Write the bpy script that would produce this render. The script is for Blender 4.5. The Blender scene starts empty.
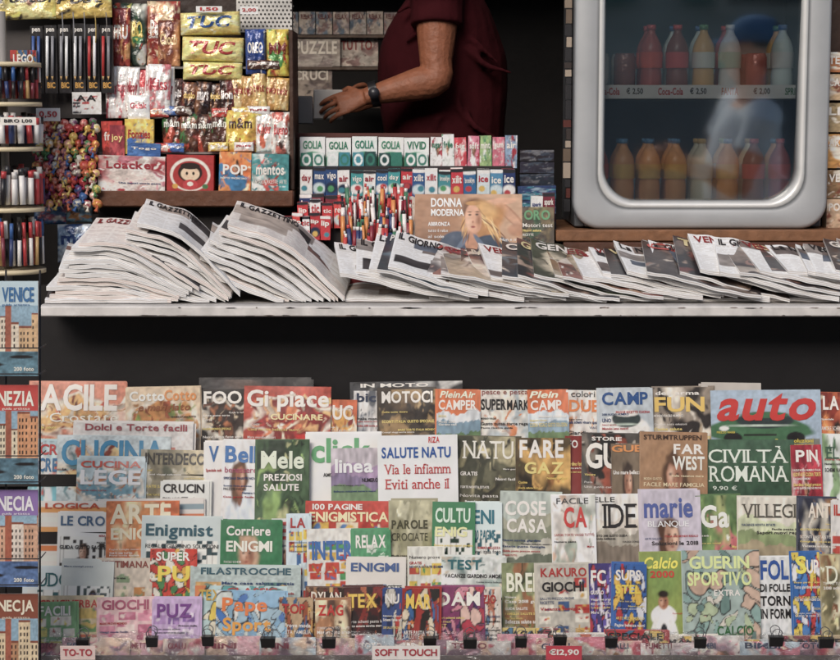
import bpy, math, random
import numpy as np
from mathutils import Vector
R=random.Random(11); RN=np.random.RandomState(5)
# ---------------------------------------------------------------- camera maths
CAMP=np.array([0,-5.0,1.70]); PITCH=math.atan2(0.60,5.0); TANH=0.2335; K=TANH/420
FW=np.array([0,math.cos(PITCH),-math.sin(PITCH)]); UPV=np.array([0,math.sin(PITCH),math.cos(PITCH)])
def W(px,py,Y):
    d=FW+np.array([1,0,0])*(px-420)*K+UPV*(330-py)*K
    return CAMP+d*((Y-CAMP[1])/d[1])
def MPP(Y): return K*(Y+5.0)*1.01
def hx(s):
    if not isinstance(s,str): return list(s)
    s=s.lstrip('#'); r=[int(s[i:i+2],16)/255 for i in (0,2,4)]
    return [c/12.92 if c<=.04045 else ((c+.055)/1.055)**2.4 for c in r]
# ---------------------------------------------------------------- materials
def colmat(name,rough=.5,metal=0.,spec=.5,bump=0.,bscale=60.,dirt=.0,dscale=8.,coat=0.):
    m=bpy.data.materials.new(name); m.use_nodes=True; nt=m.node_tree; b=nt.nodes['Principled BSDF']
    a=nt.nodes.new('ShaderNodeAttribute'); a.attribute_name='Col'
    tc=nt.nodes.new('ShaderNodeTexCoord'); n=nt.nodes.new('ShaderNodeTexNoise'); n.inputs['Scale'].default_value=dscale; n.inputs['Detail'].default_value=6
    nt.links.new(tc.outputs['Object'],n.inputs['Vector'])
    mr=nt.nodes.new('ShaderNodeMapRange'); mr.inputs[1].default_value=.3; mr.inputs[2].default_value=.7
    mr.inputs[3].default_value=1-dirt; mr.inputs[4].default_value=1.0
    nt.links.new(n.outputs['Fac'],mr.inputs[0])
    vm=nt.nodes.new('ShaderNodeVectorMath'); vm.operation='SCALE'
    nt.links.new(a.outputs['Color'],vm.inputs[0]); nt.links.new(mr.outputs[0],vm.inputs['Scale'])
    nt.links.new(vm.outputs[0],b.inputs['Base Color'])
    b.inputs['Roughness'].default_value=rough; b.inputs['Metallic'].default_value=metal
    b.inputs['Specular IOR Level'].default_value=spec; b.inputs['Coat Weight'].default_value=coat; b.inputs['Coat Roughness'].default_value=.15
    if bump>0:
        n2=nt.nodes.new('ShaderNodeTexNoise'); n2.inputs['Scale'].default_value=bscale; n2.inputs['Detail'].default_value=3
        nt.links.new(tc.outputs['Object'],n2.inputs['Vector'])
        bp=nt.nodes.new('ShaderNodeBump'); bp.inputs['Strength'].default_value=bump; bp.inputs['Distance'].default_value=.01
        nt.links.new(n2.outputs['Fac'],bp.inputs['Height']); nt.links.new(bp.outputs[0],b.inputs['Normal'])
    return m
PRINT=colmat('glossy_print',.34,0,.5,.4,9,.10,14,.3)
PAPER=colmat('newsprint',.9,0,.2,.35,18,.06,20)
FOIL=colmat('foil_wrap',.24,.1,.7,.6,45,.05)
BOXM=colmat('card_box',.4,0,.4,0,1,.08,30)
PLAST=colmat('plastic',.35,0,.5,0,1,.08,30)
DARK=colmat('dark_paint',.6,0,.4,.1,30,.3,6)
METAL=colmat('worn_metal',.5,.1,.5,.15,30,.28,20)
SILV=colmat('silver_plastic',.38,.2,.5,.03,40,.12,9)
WOOD=colmat('stained_wood',.5,0,.4,.3,40,.35,30)
SKIN=colmat('skin',.55,0,.35,.35,70,.25,28)
CLOTH=colmat('cotton',.9,0,.1,.6,14,.25,12)
STONE=colmat('stone',.85,0,.3,.4,12,.35,3)
HAIRM=colmat('hair',.6,0,.3,.8,90,.4,60)
def glassmat(name,refl,tint,rough=.02,bump=0):
    m=bpy.data.materials.new(name); m.use_nodes=True; nt=m.node_tree; nt.nodes.clear()
    o=nt.nodes.new('ShaderNodeOutputMaterial'); mx=nt.nodes.new('ShaderNodeMixShader'); t=nt.nodes.new('ShaderNodeBsdfTransparent'); g=nt.nodes.new('ShaderNodeBsdfGlossy')
    t.inputs[0].default_value=(*tint,1); g.inputs['Roughness'].default_value=rough; g.inputs[0].default_value=(.95,1,1,1)
    lw=nt.nodes.new('ShaderNodeFresnel'); lw.inputs[0].default_value=1.5
    ad=nt.nodes.new('ShaderNodeMath'); ad.operation='ADD'; ad.inputs[1].default_value=refl; ad.use_clamp=True
    nt.links.new(lw.outputs[0],ad.inputs[0]); nt.links.new(ad.outputs[0],mx.inputs[0]); nt.links.new(t.outputs[0],mx.inputs[1]); nt.links.new(g.outputs[0],mx.inputs[2]); nt.links.new(mx.outputs[0],o.inputs[0])
    if bump:
        n=nt.nodes.new('ShaderNodeTexNoise'); n.inputs['Scale'].default_value=25; b=nt.nodes.new('ShaderNodeBump'); b.inputs['Strength'].default_value=bump; b.inputs['Distance'].default_value=.02
        nt.links.new(n.outputs['Fac'],b.inputs['Height']); nt.links.new(b.outputs[0],g.inputs['Normal']); nt.links.new(b.outputs[0],lw.inputs['Normal'])
    return m
GLASS=glassmat('door_glass',.37,(.90,.94,.94),.05)
CLEAR=glassmat('clear_plastic',.06,(.93,.93,.93),.15,.8)
# ---------------------------------------------------------------- mesh builder
GF={}
def gfaces(nu,nv):
    if (nu,nv) not in GF:
        f=[]
        for j in range(nv):
            for i in range(nu):
                a=j*(nu+1)+i; f.append((a,a+1,a+nu+2,a+nu+1))
        GF[(nu,nv)]=f
    return GF[(nu,nv)]
class MB:
    def __init__(s): s.v=[];s.f=[];s.c=[];s.m=[];s.s=[];s.n=0
    def add(s,v,f,c,m=0,smooth=False):
        v=np.asarray(v,float).reshape(-1,3)
        if isinstance(c,str): c=hx(c)
        c=np.asarray(c,float)
        if c.ndim==1: c=np.tile(c,(len(v),1))
        s.v.append(v); s.c.append(c.reshape(-1,3)); o=s.n
        s.f.extend([tuple(i+o for i in q) for q in f]); s.m.extend([m]*len(f)); s.s.extend([smooth]*len(f)); s.n+=len(v)
    def box(s,a,b,c,m=0,bev=0):
        x0,y0,z0=[min(p,q) for p,q in zip(a,b)]; x1,y1,z1=[max(p,q) for p,q in zip(a,b)]
        if bev:
            e=bev; v=[]
            for (X,Y,Z) in [(x,y,z) for x in (0,1) for y in (0,1) for z in (0,1)]:
                px=(x0,x1)[X];py=(y0,y1)[Y];pz=(z0,z1)[Z];sx=(e,-e)[X];sy=(e,-e)[Y];sz=(e,-e)[Z]
                v+= [(px,py+sy,pz+sz),(px+sx,py,pz+sz),(px+sx,py+sy,pz)]
            idx=lambda X,Y,Z,k:(X*4+Y*2+Z)*3+k
            f=[]
            for X in (0,1): f.append([idx(X,y,z,0) for y,z in ((0,0),(1,0),(1,1),(0,1))])
            for Y in (0,1): f.append([idx(x,Y,z,1) for x,z in ((0,0),(1,0),(1,1),(0,1))])
            for Z in (0,1): f.append([idx(x,y,Z,2) for x,y in ((0,0),(1,0),(1,1),(0,1))])
            for a1 in (0,1):
                for b1 in (0,1):
                    f.append([idx(a1,b1,0,0),idx(a1,b1,0,1),idx(a1,b1,1,1),idx(a1,b1,1,0)])
                    f.append([idx(a1,0,b1,0),idx(a1,0,b1,2),idx(a1,1,b1,2),idx(a1,1,b1,0)])
                    f.append([idx(0,a1,b1,1),idx(0,a1,b1,2),idx(1,a1,b1,2),idx(1,a1,b1,1)])
            for X in (0,1):
                for Y in (0,1):
                    for Z in (0,1): f.append([idx(X,Y,Z,0),idx(X,Y,Z,1),idx(X,Y,Z,2)])
            s.add(v,f,c,m); return
        v=[(x,y,z) for x in (x0,x1) for y in (y0,y1) for z in (z0,z1)]
        s.add(v,[(0,1,3,2),(4,6,7,5),(0,4,5,1),(2,3,7,6),(0,2,6,4),(1,5,7,3)],c,m)
    def build(s,name,mats,parent=None,recalc=True):
        me=bpy.data.meshes.new(name); me.from_pydata(np.concatenate(s.v).tolist(),[],s.f)
        if not isinstance(mats,(list,tuple)): mats=[mats]
        for m in mats: me.materials.append(m)
        me.polygons.foreach_set('material_index',s.m); me.polygons.foreach_set('use_smooth',s.s)
        c=np.concatenate(s.c); ca=me.attributes.new('Col','FLOAT_COLOR','POINT')
        g=c@np.array([.30,.55,.15]); c=c*.86+g[:,None]*.14; c=np.clip(c+np.array([.006,.005,.005]),0,.82)
        ca.data.foreach_set('color',np.c_[c,np.ones(len(c))].ravel())
        me.update(); o=bpy.data.objects.new(name,me); bpy.context.collection.objects.link(o)
        if parent: o.parent=parent
        return o
def empty(name):
    o=bpy.data.objects.new(name,None); bpy.context.collection.objects.link(o); return o
def catmull(P,k):
    P=np.asarray(P,float)
    if k<=1 or len(P)<3: return P
    Q=np.vstack([2*P[0]-P[1],P,2*P[-1]-P[-2]]); out=[]
    for i in range(1,len(Q)-2):
        for t in np.arange(k)/k:
            p0,p1,p2,p3=Q[i-1],Q[i],Q[i+1],Q[i+2]
            out.append(.5*((2*p1)+(-p0+p2)*t+(2*p0-5*p1+4*p2-p3)*t*t+(-p0+3*p1-3*p2+p3)*t**3))
    out.append(Q[-2]); return np.array(out)
def tube(mb,pts,rad,col,n=12,m=0,cap=True,sub=3,ref=(1,0,0.01)):
    P=np.asarray(pts,float); Rr=np.array([r if isinstance(r,(tuple,list)) else (r,r) for r in (rad if isinstance(rad,list) else [rad]*len(P))],float)
    PR=catmull(np.hstack([P,Rr]),sub); P=PR[:,:3]; Rr=np.maximum(PR[:,3:],1e-4); ref=np.array(ref,float)
    vs=[]; T=np.gradient(P,axis=0); a_=np.linspace(0,2*math.pi,n,endpoint=False)
    for p,t,r in zip(P,T,Rr):
        t=t/(np.linalg.norm(t)+1e-9); a=ref-t*ref.dot(t)
        if np.linalg.norm(a)<1e-3: a=np.array([0,1,0.])-t*t[1]
        a/=np.linalg.norm(a); b=np.cross(t,a)
        vs.append(p+np.outer(np.cos(a_),a)*r[0]+np.outer(np.sin(a_),b)*r[1])
    f=[]; N=len(P)
    for j in range(N-1):
        for i in range(n): f.append((j*n+i,j*n+(i+1)%n,(j+1)*n+(i+1)%n,(j+1)*n+i))
    if cap: f.append(tuple(range(n))[::-1]); f.append(tuple((N-1)*n+i for i in range(n)))
    mb.add(np.concatenate(vs),f,col,m,True)
# ---------------------------------------------------------------- glyphs
CH=''.join(chr(c) for c in range(33,127))+'À€È'
GL={}
def prep():
    obs=[]
    for st,off in (('n',.004),('b',.028)):
        for c in CH:
            cu=bpy.data.curves.new('g','FONT'); cu.body=c; cu.resolution_u=3; cu.offset=off; cu.fill_mode='FRONT'
            o=bpy.data.objects.new('g',cu); bpy.context.collection.objects.link(o); obs.append((st,c,o))
    dg=bpy.context.evaluated_depsgraph_get()
    for st,c,o in obs:
        me=o.evaluated_get(dg).to_mesh()
        v=np.array([(q.co.x,q.co.y) for q in me.vertices]) if len(me.vertices) else np.zeros((0,2))
        f=[tuple(p.vertices) for p in me.polygons]
        GL[(st,c)]=(v,f)
    for st,c,o in obs:
        cu=o.data; bpy.data.objects.remove(o); bpy.data.curves.remove(cu)
prep()
LC={}
def layout(s,style):
    k=(s,style)
    if k in LC: return LC[k]
    st='b' if style in 'bi' else 'n'; x=0; V=[];F=[];n=0
    for c in s:
        if c==' ': x+=.32; continue
        v,f=GL.get((st,c),GL[(st,'o')])
        if len(v)==0: x+=.3; continue
        v=v.copy(); v[:,0]-=v[:,0].min(); w=v[:,0].max()
        extra=[];ef=[]
        if style=='s' and c not in 'OCSGQUJ0ceosagdqbu€&369852':
            for yy,sg in ((0,1),(v[:,1].max(),-1)):
                xs=np.sort(v[np.abs(v[:,1]-yy)<.02][:,0])
                if len(xs)==0: continue
                cl=[[xs[0],xs[0]]]
                for q in xs[1:]:
                    if q-cl[-1][1]<.16: cl[-1][1]=q
                    else: cl.append([q,q])
                for a,b in cl:
                    if b-a<.3:
                        b0=n+len(v)+len(extra); extra+=[(a-.06,yy),(b+.06,yy),(b+.06,yy+sg*.05),(a-.06,yy+sg*.05)]; ef.append((b0,b0+1,b0+2,b0+3))
        if style=='i': v[:,0]+=v[:,1]*.25
        F+= [tuple(i+n for i in q) for q in f]+ef
        if extra: v=np.vstack([v,np.array(extra)])
        v[:,0]+=x; V.append(v); n+=len(v); x+=w+(.07 if st=='n' else .05)
    V=np.concatenate(V); V-=V.min(0); V/=np.maximum(V.max(0),1e-6); LC[k]=(V,F); return LC[k]
def text(mb,surf,s,ua,ub,va,vb,col,style='b',off=.0013,m=0):
    V,F=layout(s,style); p=surf(ua+V[:,0]*(ub-ua),va+V[:,1]*(vb-va),off)
    mb.add(p,F,col,m)
# ---------------------------------------------------------------- painting
def vn(nu,nv,c,rng,ar=1.):
    cu=max(2,int(c)); cv=max(2,int(c*ar)); g=rng.rand(cv+2,cu+2)
    x=np.linspace(0,cu,nu+1); y=np.linspace(0,cv,nv+1); xi=x.astype(int); yi=y.astype(int); fx=(x-xi)[None,:]; fy=(y-yi)[:,None]
    a=g[yi][:,xi];b=g[yi][:,xi+1];c_=g[yi+1][:,xi];d=g[yi+1][:,xi+1]
    return (a*(1-fx)+b*fx)*(1-fy)+(c_*(1-fx)+d*fx)*fy
def ell(A,X,Y,cx,cy,rx,ry,col,soft=.15,ang=0):
    dx=X-cx;dy=Y-cy;c,s=math.cos(ang),math.sin(ang); a=(dx*c+dy*s)/rx;b=(-dx*s+dy*c)/ry
    k=np.clip((1-np.sqrt(a*a+b*b))/soft,0,1)[...,None]; A[:]=A*(1-k)+np.array(hx(col))*k
def rect(A,X,Y,x0,y0,x1,y1,col):
    k=((X>=x0)&(X<=x1)&(Y>=y0)&(Y<=y1)); A[k]=hx(col)
SK=['c08668','d09c80','b07458','d6ab90']
def head(A,WX,WY,X,Y,cx,cy,q,hair,cloth,rng):
    # soft photographic portrait: hair, face in three tones, turned a little
    t=rng.choice([-1,1]); sk=SK[rng.randint(4)]
    ell(A,WX,WY,cx-.02*t,cy-q*2.5,q*2.3,q*2.0,cloth,.12); ell(A,WX,WY,cx+q*.15*t,cy+q*.1,q*1.25,q*1.35,hair,.3); ell(A,WX,WY,cx+q*.5*t,cy-q*.7,q*.8,q*1.0,hair,.5)
    ell(A,X,Y,cx,cy-q*1.1,q*.42,q*.6,'8a5a44',.3); ell(A,X,Y,cx,cy,q*.76,q*1.0,sk,.22); ell(A,X,Y,cx+q*.38*t,cy-q*.1,q*.42,q*.9,'8c5a42',.95); ell(A,X,Y,cx-q*.3*t,cy+q*.1,q*.35,q*.6,'e8c4a8',.98)
    for s in (-1,1): ell(A,X,Y,cx+s*q*.30-q*.05*t,cy+q*.12,q*.2,q*.11,'3a261e',.9)
    ell(A,X,Y,cx-q*.05*t,cy-q*.2,q*.12,q*.2,'9a664c',.95); ell(A,X,Y,cx-q*.05*t,cy-q*.5,q*.28,q*.12,'8f4238',.9); ell(A,WX,WY,cx-q*.1*t,cy+q*.95,q*.75,q*.32,hair,.5)
def paint(kind,bg,pal,nu,nv,rng):
    A=np.tile(np.array(hx(bg)),(nv+1,nu+1,1)).astype(float); X,Y=np.meshgrid(np.linspace(0,1,nu+1),np.linspace(0,1,nv+1))
    P=pal if isinstance(pal,list) else (pal.split() if pal else ['888888'])
    ch=lambda: P[rng.randint(len(P))]; u=rng.uniform
    wa=.10 if kind in('photo','food') else .05
    WX=X+wa*(vn(nu,nv,6,rng)-.5)*2+wa*.5*(vn(nu,nv,14,rng)-.5)*2; WY=Y+wa*(vn(nu,nv,6,rng)-.5)*2+wa*.5*(vn(nu,nv,14,rng)-.5)*2
    if kind=='ell':
        for e in P: ell(A,X,Y,*e)
        A*=(.85+.3*vn(nu,nv,26,rng))[...,None]
    elif kind=='photo':
        for i in range(16): ell(A,WX,WY,u(0,1),u(0,1),u(.08,.4),u(.06,.25),ch(),u(.1,.9),u(0,3))
        for i in range(46):
            q=np.array(hx(ch()))*u(.4,1.5); ell(A,WX,WY,u(0,1),u(0,1),u(.01,.08),u(.01,.05),list(np.clip(q,0,1)),u(.2,.8),u(0,3))
        if rng.rand()<.2: head(A,WX,WY,X,Y,u(.35,.65),u(.5,.62),u(.09,.14),['2c2019','5a3c28','8a6440'][rng.randint(3)],ch(),rng)
        A*=(.45+.6*vn(nu,nv,10,rng,1.3)+.5*vn(nu,nv,nu*.45,rng,1.2))[...,None]
    elif kind=='food':
        ell(A,WX,WY,.5,.62,.55,.26,'e6dccb',.1); ell(A,WX,WY,.5,.62,.48,.22,ch(),.2)
        for i in range(90):
            q=np.array(hx(ch()))*u(.45,1.3); ell(A,WX,WY,u(.05,.95),u(.42,.85),u(.012,.08),u(.01,.045),list(np.clip(q,0,1)),u(.3,.8),u(0,3))
        A*=(.5+.5*vn(nu,nv,16,rng)+.45*vn(nu,nv,nu*.5,rng))[...,None]
    elif kind=='land':
        hgt=.68+.12*vn(nu,nv,5,rng)[0]
        for k,q in enumerate(P):
            hh=hgt-.12*k+.07*vn(nu,nv,7,rng)[0]+.03*vn(nu,nv,18,rng)[0]; A[Y<hh[None,:]]=hx(q)
        A*=(.5+.5*vn(nu,nv,14,rng,.8)+.5*vn(nu,nv,nu*.5,rng,.6))[...,None]
    elif kind=='face':
        head(A,WX,WY,X,Y,u(.42,.6),.58,.17,P[0],P[1%len(P)],rng)
        A*=(.7+.3*vn(nu,nv,18,rng)+.25*vn(nu,nv,nu*.5,rng))[...,None]
    elif kind=='comic':
        for i in range(54):
            cx,cy,a,b,g=u(0,1),u(0,1),u(.02,.17),u(.02,.10),u(0,3); ell(A,WX,WY,cx,cy,a*1.12,b*1.18,'2a2324',.08,g); ell(A,WX,WY,cx,cy,a,b,ch(),.08,g)
        A*=(.75+.3*vn(nu,nv,24,rng))[...,None]
    elif kind=='cross':
        rect(A,X,Y,.06,.05,.94,.72,'ece7df'); gx=((X-.06)*16).astype(int); gy=((Y-.05)*22).astype(int); T=rng.rand(40,40)<.22
        k=T[gy%40,gx%40]&(X>.06)&(X<.94)&(Y>.05)&(Y<.72); A[k]=hx(P[0])
        A[(((X-.06)*16)%1<.1)&(X>.06)&(X<.94)&(Y<.72)]*=.6
        if rng.rand()<.6: head(A,WX,WY,X,Y,u(.35,.65),.54,.10,'3a2a22',ch(),rng)
    elif kind=='boxes':
        for j in range(6):
            for i in range(3):
                if rng.rand()<.8:
                    x0=.04+i*.31+u(-.02,.02); y0=.04+j*.135+u(-.02,.02); rect(A,X,Y,x0,y0,x0+u(.2,.28),y0+u(.07,.115),ch())
                    for q in range(3): ell(A,WX,WY,x0+u(.05,.2),y0+u(.02,.1),u(.02,.07),u(.01,.04),ch(),.4)
        A*=(.6+.3*vn(nu,nv,24,rng)+.35*vn(nu,nv,nu*.5,rng))[...,None]
    elif kind=='venice':
        A[Y<.86]=hx('8fb0c4'); A*=(.85+.3*vn(nu,nv,5,rng))[...,None]
        x=-.05
        while x<1.02:
            w_=u(.07,.16); t_=u(.50,.74); c_=P[rng.randint(2)]; rect(A,X,Y,x,.26,x+w_,t_,c_); rect(A,X,Y,x,t_-.02,x+w_,t_,'8c4a34')
            yy=.30
            while yy<t_-.05:
                xx=x+.015
                while xx<x+w_-.03: rect(A,X,Y,xx,yy,xx+.018,yy+.035,'3a2c28'); xx+=.04
                yy+=.065
            x+=w_
        rect(A,X,Y,.62,.26,.69,.80,'a85a40'); 
        k=Y<.26; A[k]=np.array(hx(P[2]))*(.5+.9*vn(nu,nv,18,rng,2.2))[k][:,None]
        ell(A,WX,Y,.35,.12,.3,.03,'1f1a1c',.2); ell(A,X,Y,.5,.18,.02,.05,'2a2426',.3); ell(A,WX,Y,.85,.2,.15,.02,'1f1a1c',.2)
        A*=(.6+.4*vn(nu,nv,nu*.5,rng)+.3*vn(nu,nv,9,rng))[...,None]; A[Y>.74]=np.array(hx(bg))
    elif kind=='bars':
        for i in range(9): rect(A,X,Y,0,.1+i*.1,1,.1+i*.1+.055,ch())
    elif kind=='car':
        A[Y<.45]=hx('7d8078'); ell(A,WX,Y,.45,.55,.5,.16,P[0],.1); ell(A,X,Y,.5,.66,.28,.1,'2b3a3a',.1); ell(A,X,Y,.5,.72,.25,.04,P[0],.2)
        ell(A,X,Y,.2,.46,.09,.07,'151515',.1); ell(A,X,Y,.78,.46,.09,.07,'151515',.1); ell(A,X,Y,.12,.57,.05,.03,'e8e8e0',.2); ell(A,X,Y,.45,.60,.4,.015,'c8d8c8',.6); rect(A,X,Y,.3,.48,.6,.5,'1c241e')
        A*=(.7+.3*vn(nu,nv,20,rng)+.25*vn(nu,nv,nu*.5,rng))[...,None]
    elif kind=='news':
        A*=(.95+.08*vn(nu,nv,30,rng))[...,None]
        rows=((1-Y)*nv).astype(int)%2==0
        T=vn(nu,nv,nu/2,rng)>.35; k=rows&T&((X*5)%1>.08)
        A[k]*=.76
        for q in range(4):
            x0=u(-.1,.7);y0=u(0,.75); w_=u(.2,.5);h_=u(.15,.35); kk=(X>x0)&(X<x0+w_)&(Y>y0)&(Y<y0+h_)
            A[kk]=np.array(hx(ch()))*(.4+.7*vn(nu,nv,16,rng)+.6*vn(nu,nv,6,rng))[kk][:,None]
    else:
        A*=(.93+.1*vn(nu,nv,8,rng))[...,None]
    return np.clip(A,.006,.80).reshape(-1,3)
def sheet(mb,surf,w,h,nu,nv,cols,off=0,m=0,smooth=True):
    u,v=np.meshgrid(np.linspace(0,w,nu+1),np.linspace(0,h,nv+1)); mb.add(surf(u.ravel(),v.ravel(),off),gfaces(nu,nv),cols,m,smooth)
def slab(mb,surf,w,h,t,nu,nv,cols,side=('e3dcd2','b9b0a6'),nl=3,m=0,ms=0,back='d8d0c8'):
    sheet(mb,surf,w,h,nu,nv,cols,0,m)
    n=14
    sheet(mb,surf,w,h,8,8,back,-t,ms)
    L=np.linspace(0,1,n+1)
    for (u,v) in ((L*w,L*0),(L*w,L*0+h),(L*0,L*h),(L*0+w,L*h)):
        for k in range(nl):
            a=surf(u,v,-t*k/nl); b=surf(u,v,-t*(k+1)/nl)
            f=[(i,i+1,n+2+i,n+1+i) for i in range(n)]
            mb.add(np.vstack([a,b]),f,side[k%2],ms)
WORDS='le ricette estate 2018 speciale salute vacanze facile casa nuovi consigli guida moda bellezza viaggi mare regalo prezzo tutto italia sconti giardino famiglia numero uno storia amore vincere test pagine schemi soluzioni gratis cucina torte pasta sapori gusto motori prove foto novita mondo arte'.split()
def item(name,x0,yt,x1,yb,Y,t=.004,bg='cccccc',kind='plain',pal='',titles=(),tilt=0,ledge=None,bow=0,flop=0,roll=0,caps=0,capc=None,res=1.0,mat=None,copies=0,bulge=0,side=('e3dcd2','b9b0a6'),nl=3,parent=None,yaw=0,capy=None,mb=None,back='d8d0c8',curl=0):
    own=mb is None
    if own: mb=MB()
    rng=np.random.RandomState(R.randint(0,10**6))
    zb=W(x0,yb,Y)[2] if ledge is None else ledge
    h=.25
    for _ in range(5):
        Yt=Y+h*math.sin(tilt); h=(W((x0+x1)/2,yt,Yt)[2]-zb)/math.cos(tilt)
    X0=W(x0,yt,Yt if tilt else Y)[0]; w=W(x1,yt,Yt if tilt else Y)[0]-X0
    mpp=h/(yb-yt) if ledge is None else MPP(Yt)
    st,ct=math.sin(tilt),math.cos(tilt)
    wr=(rng.rand(4)*6,)
    def surf(u,v,off,dx=0,dz=0):
        u=np.asarray(u,float);v=np.asarray(v,float); a=np.clip(u/w,0,1);b=np.clip(v/h,0,1)
        o=off+bow*np.sin(math.pi*a)+flop*b**3*(.3+.7*a)+curl*(a**5)*(b**6)+0*u
        if bulge:
            e=(np.clip(1-(2*a-1)**4,0,1)**.6)*(np.clip(1-(2*b-1)**4,0,1)**.6)
            e=e*(1+.12*np.sin(9*a+7*b+wr[0][0])+.08*np.sin(17*a-11*b+wr[0][1]))
            o=o+bulge*e*(1 if off>-t*.5 else -.3)
        x=X0+u-v*roll+dx; z=zb+v*ct+(u-w/2)*roll+o*st+dz; y=Y+v*st-o*ct+(u-w/2)*yaw
        return np.stack([x,y,z],-1)
    nu=max(6,int(w/.0030*res)); nv=max(6,int(h/.0030*res))
    if kind=='plain' and not bulge: nu=min(nu,16);nv=min(nv,16)
    slab(mb,surf,w,h,t,nu,nv,paint(kind,bg,pal,nu,nv,rng),side,nl,0,0,back)
    for c in range(copies):
        dx=R.uniform(-.007,.007);dz=R.uniform(.000,.007)
        s2=lambda u,v,off,c=c,dx=dx,dz=dz: surf(u,v,off-(c+1)*(t+.0006),dx,dz)
        sheet(mb,s2,w,h,8,8,bg,0); n=10; L=np.linspace(0,1,n+1)
        for (u,v) in ((L*w,L*0+h),(L*0,L*h),(L*w/1+0*L,L*0),(L*0+w,L*h)):
            mb.add(np.vstack([s2(u,v,0),s2(u,v,-t)]),[(i,i+1,n+2+i,n+1+i) for i in range(n)],side[0])
        sheet(mb,s2,w,h,4,4,back,-t)
    toff=.0018 if not bulge else .0014
    for tt in titles:
        s,xa,xb,ya,yb_,col=tt[:6]; sty=tt[6] if len(tt)>6 else 'b'
        xa=max(xa,x0+.5); 
        ua=(xa-x0)/(x1-x0)*w; ub=(xb-x0)/(x1-x0)*w; vt=h-(ya-yt)*mpp; vb=h-(yb_-yt)*mpp
        text(mb,surf,s,ua,ub,vb,vt,hx(col),sty,toff)
    yc=(capy if capy else 26); light=sum(hx(bg))<1.2
    for c in range(int(caps*1.9)):
        s=' '.join(R.choice(WORDS) for _ in range(R.choice((1,2,3,3,4)))); s=s.upper() if R.random()<.4 else s.capitalize()
        hh=R.choice((1.8,2.1,2.4,2.8,4))*mpp; wid=min(w*.9,len(s)*hh*R.uniform(.62,.8)); ua=R.choice((w*.05,w*.05,max(w*.05,w*.94-wid)))
        vt=h-(yc+R.uniform(-1,1))*mpp; yc+=hh/mpp+R.choice((1.6,1.6,2.2,6))
        if vt-hh<.01: break
        col=capc or (R.choice(('ebe4dc','ebe4dc','e8d070')) if light else R.choice(('2a2628','2a2628','b3262a','23406e')))
        text(mb,surf,s,ua,ua+wid,vt-hh,vt,hx(col),R.choice('bbn'),toff)
    if own: return mb.build(name,mat or PRINT,parent)
    return None
# ================================================================ KIOSK
ZC=W(420,304,-.02)[2]     # counter top
kiosk=empty('newspaper_kiosk')
mb=MB()
mb.box((-1.06,-.02,ZC-.036),(2.2,.95,ZC-.002),'b5b1ad',0,.006)
mb.box((-1.06,-.028,ZC-.034),(2.2,-.0215,ZC-.006),'e2ddd8',0,.003)
for k in range(60):   # chips and stains along the lip
    x=R.uniform(-1.0,1.5); z=ZC-R.choice((.009,.010,.031,.032,.031))-R.uniform(0,.001); l=R.uniform(.004,.05); n=6
    v=[(x+l*math.cos(a)*.5,-.0292,z+R.uniform(.001,.0026)*math.sin(a)) for a in np.linspace(0,5.2,n)]
    mb.add(v,[tuple(range(n))],R.choice(('5a5450','7a706a','4a4442','8a7a70')))
mb.build('counter',METAL,kiosk)
mb=MB()
mb.box((-2.0,.16,0.0),(2.2,.20,ZC-.04),'121013'); mb.box((-2.0,.96,0.0),(2.2,1.0,ZC-.04),'121012')
mb.build('cabinet_panels',DARK,kiosk)
mb=MB()
mb.box((-2.1,2.3,0),(2.2,2.36,3.1),'1c1614'); mb.box((-2.16,.3,0.),(-2.1,2.36,3.1),'181416'); mb.box((2.22,.3,0),(2.28,2.36,3.1),'181416')
mb.box((-2.2,1.001,.0),(2.2,2.28,.68),'241f1c')
mb.box((-2.3,.25,3.1),(2.4,2.5,3.2),'2b2d2c'); mb.box((-2.35,.20,2.95),(2.45,.248,3.22),'3d4a41')
mb.build('walls_and_roof',DARK,kiosk)
ROWS={}
mb=MB()
for nme,Yr,py in (('A',.03,478),('B',-.06,535),('C',-.15,600),('D',-.24,650),('E',-.33,684)):
    z=W(420,py,Yr)[2]; ROWS[nme]=(Yr,z)
    mb.box((-1.35,Yr-.045,z-.014),(2.1,Yr+.03,z-.003),'16140f'); mb.box((-1.35,Yr-.052,z-.014),(2.1,Yr-.0465,z+.02),'2a2624')
    mb.box((-1.35,Yr+.062,z-.2),(2.1,Yr+.066,z+.02),'0d0c0c') 
for x in (-1.3,-.4,.5,1.4,2.05): mb.box((x,-.33,0),(x+.03,.155,.12),'100f0f')
mb.build('magazine_rack',DARK)
# ================================================================ MAGAZINES
TILT=math.radians(12)
def M(row,layer,x0,x1,yt,bg,kind='plain',pal='',titles=(),caps=3,ext=14,capc=None,capy=None,copies=None,t=None,name='magazine'):
    Yr,z=ROWS[row]
    Y=Yr+.02-layer*.0105
    item(name,x0,yt+R.uniform(-1,1.5),x1,0,Y,t or R.uniform(.002,.004),bg,kind,pal,list(titles),tilt=TILT+R.uniform(-.012,.012),ledge=z,bow=R.uniform(-.001,.0022),flop=R.uniform(-.014,.0015),
         roll=R.uniform(-.022,.022),caps=caps,capc=capc,copies=R.choice((0,1,1,2)) if copies is None else copies,capy=capy,curl=R.choice((0,0,R.uniform(.002,.010))))
Wt='ebe4dc'; Bk='1d1a1c'
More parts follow.
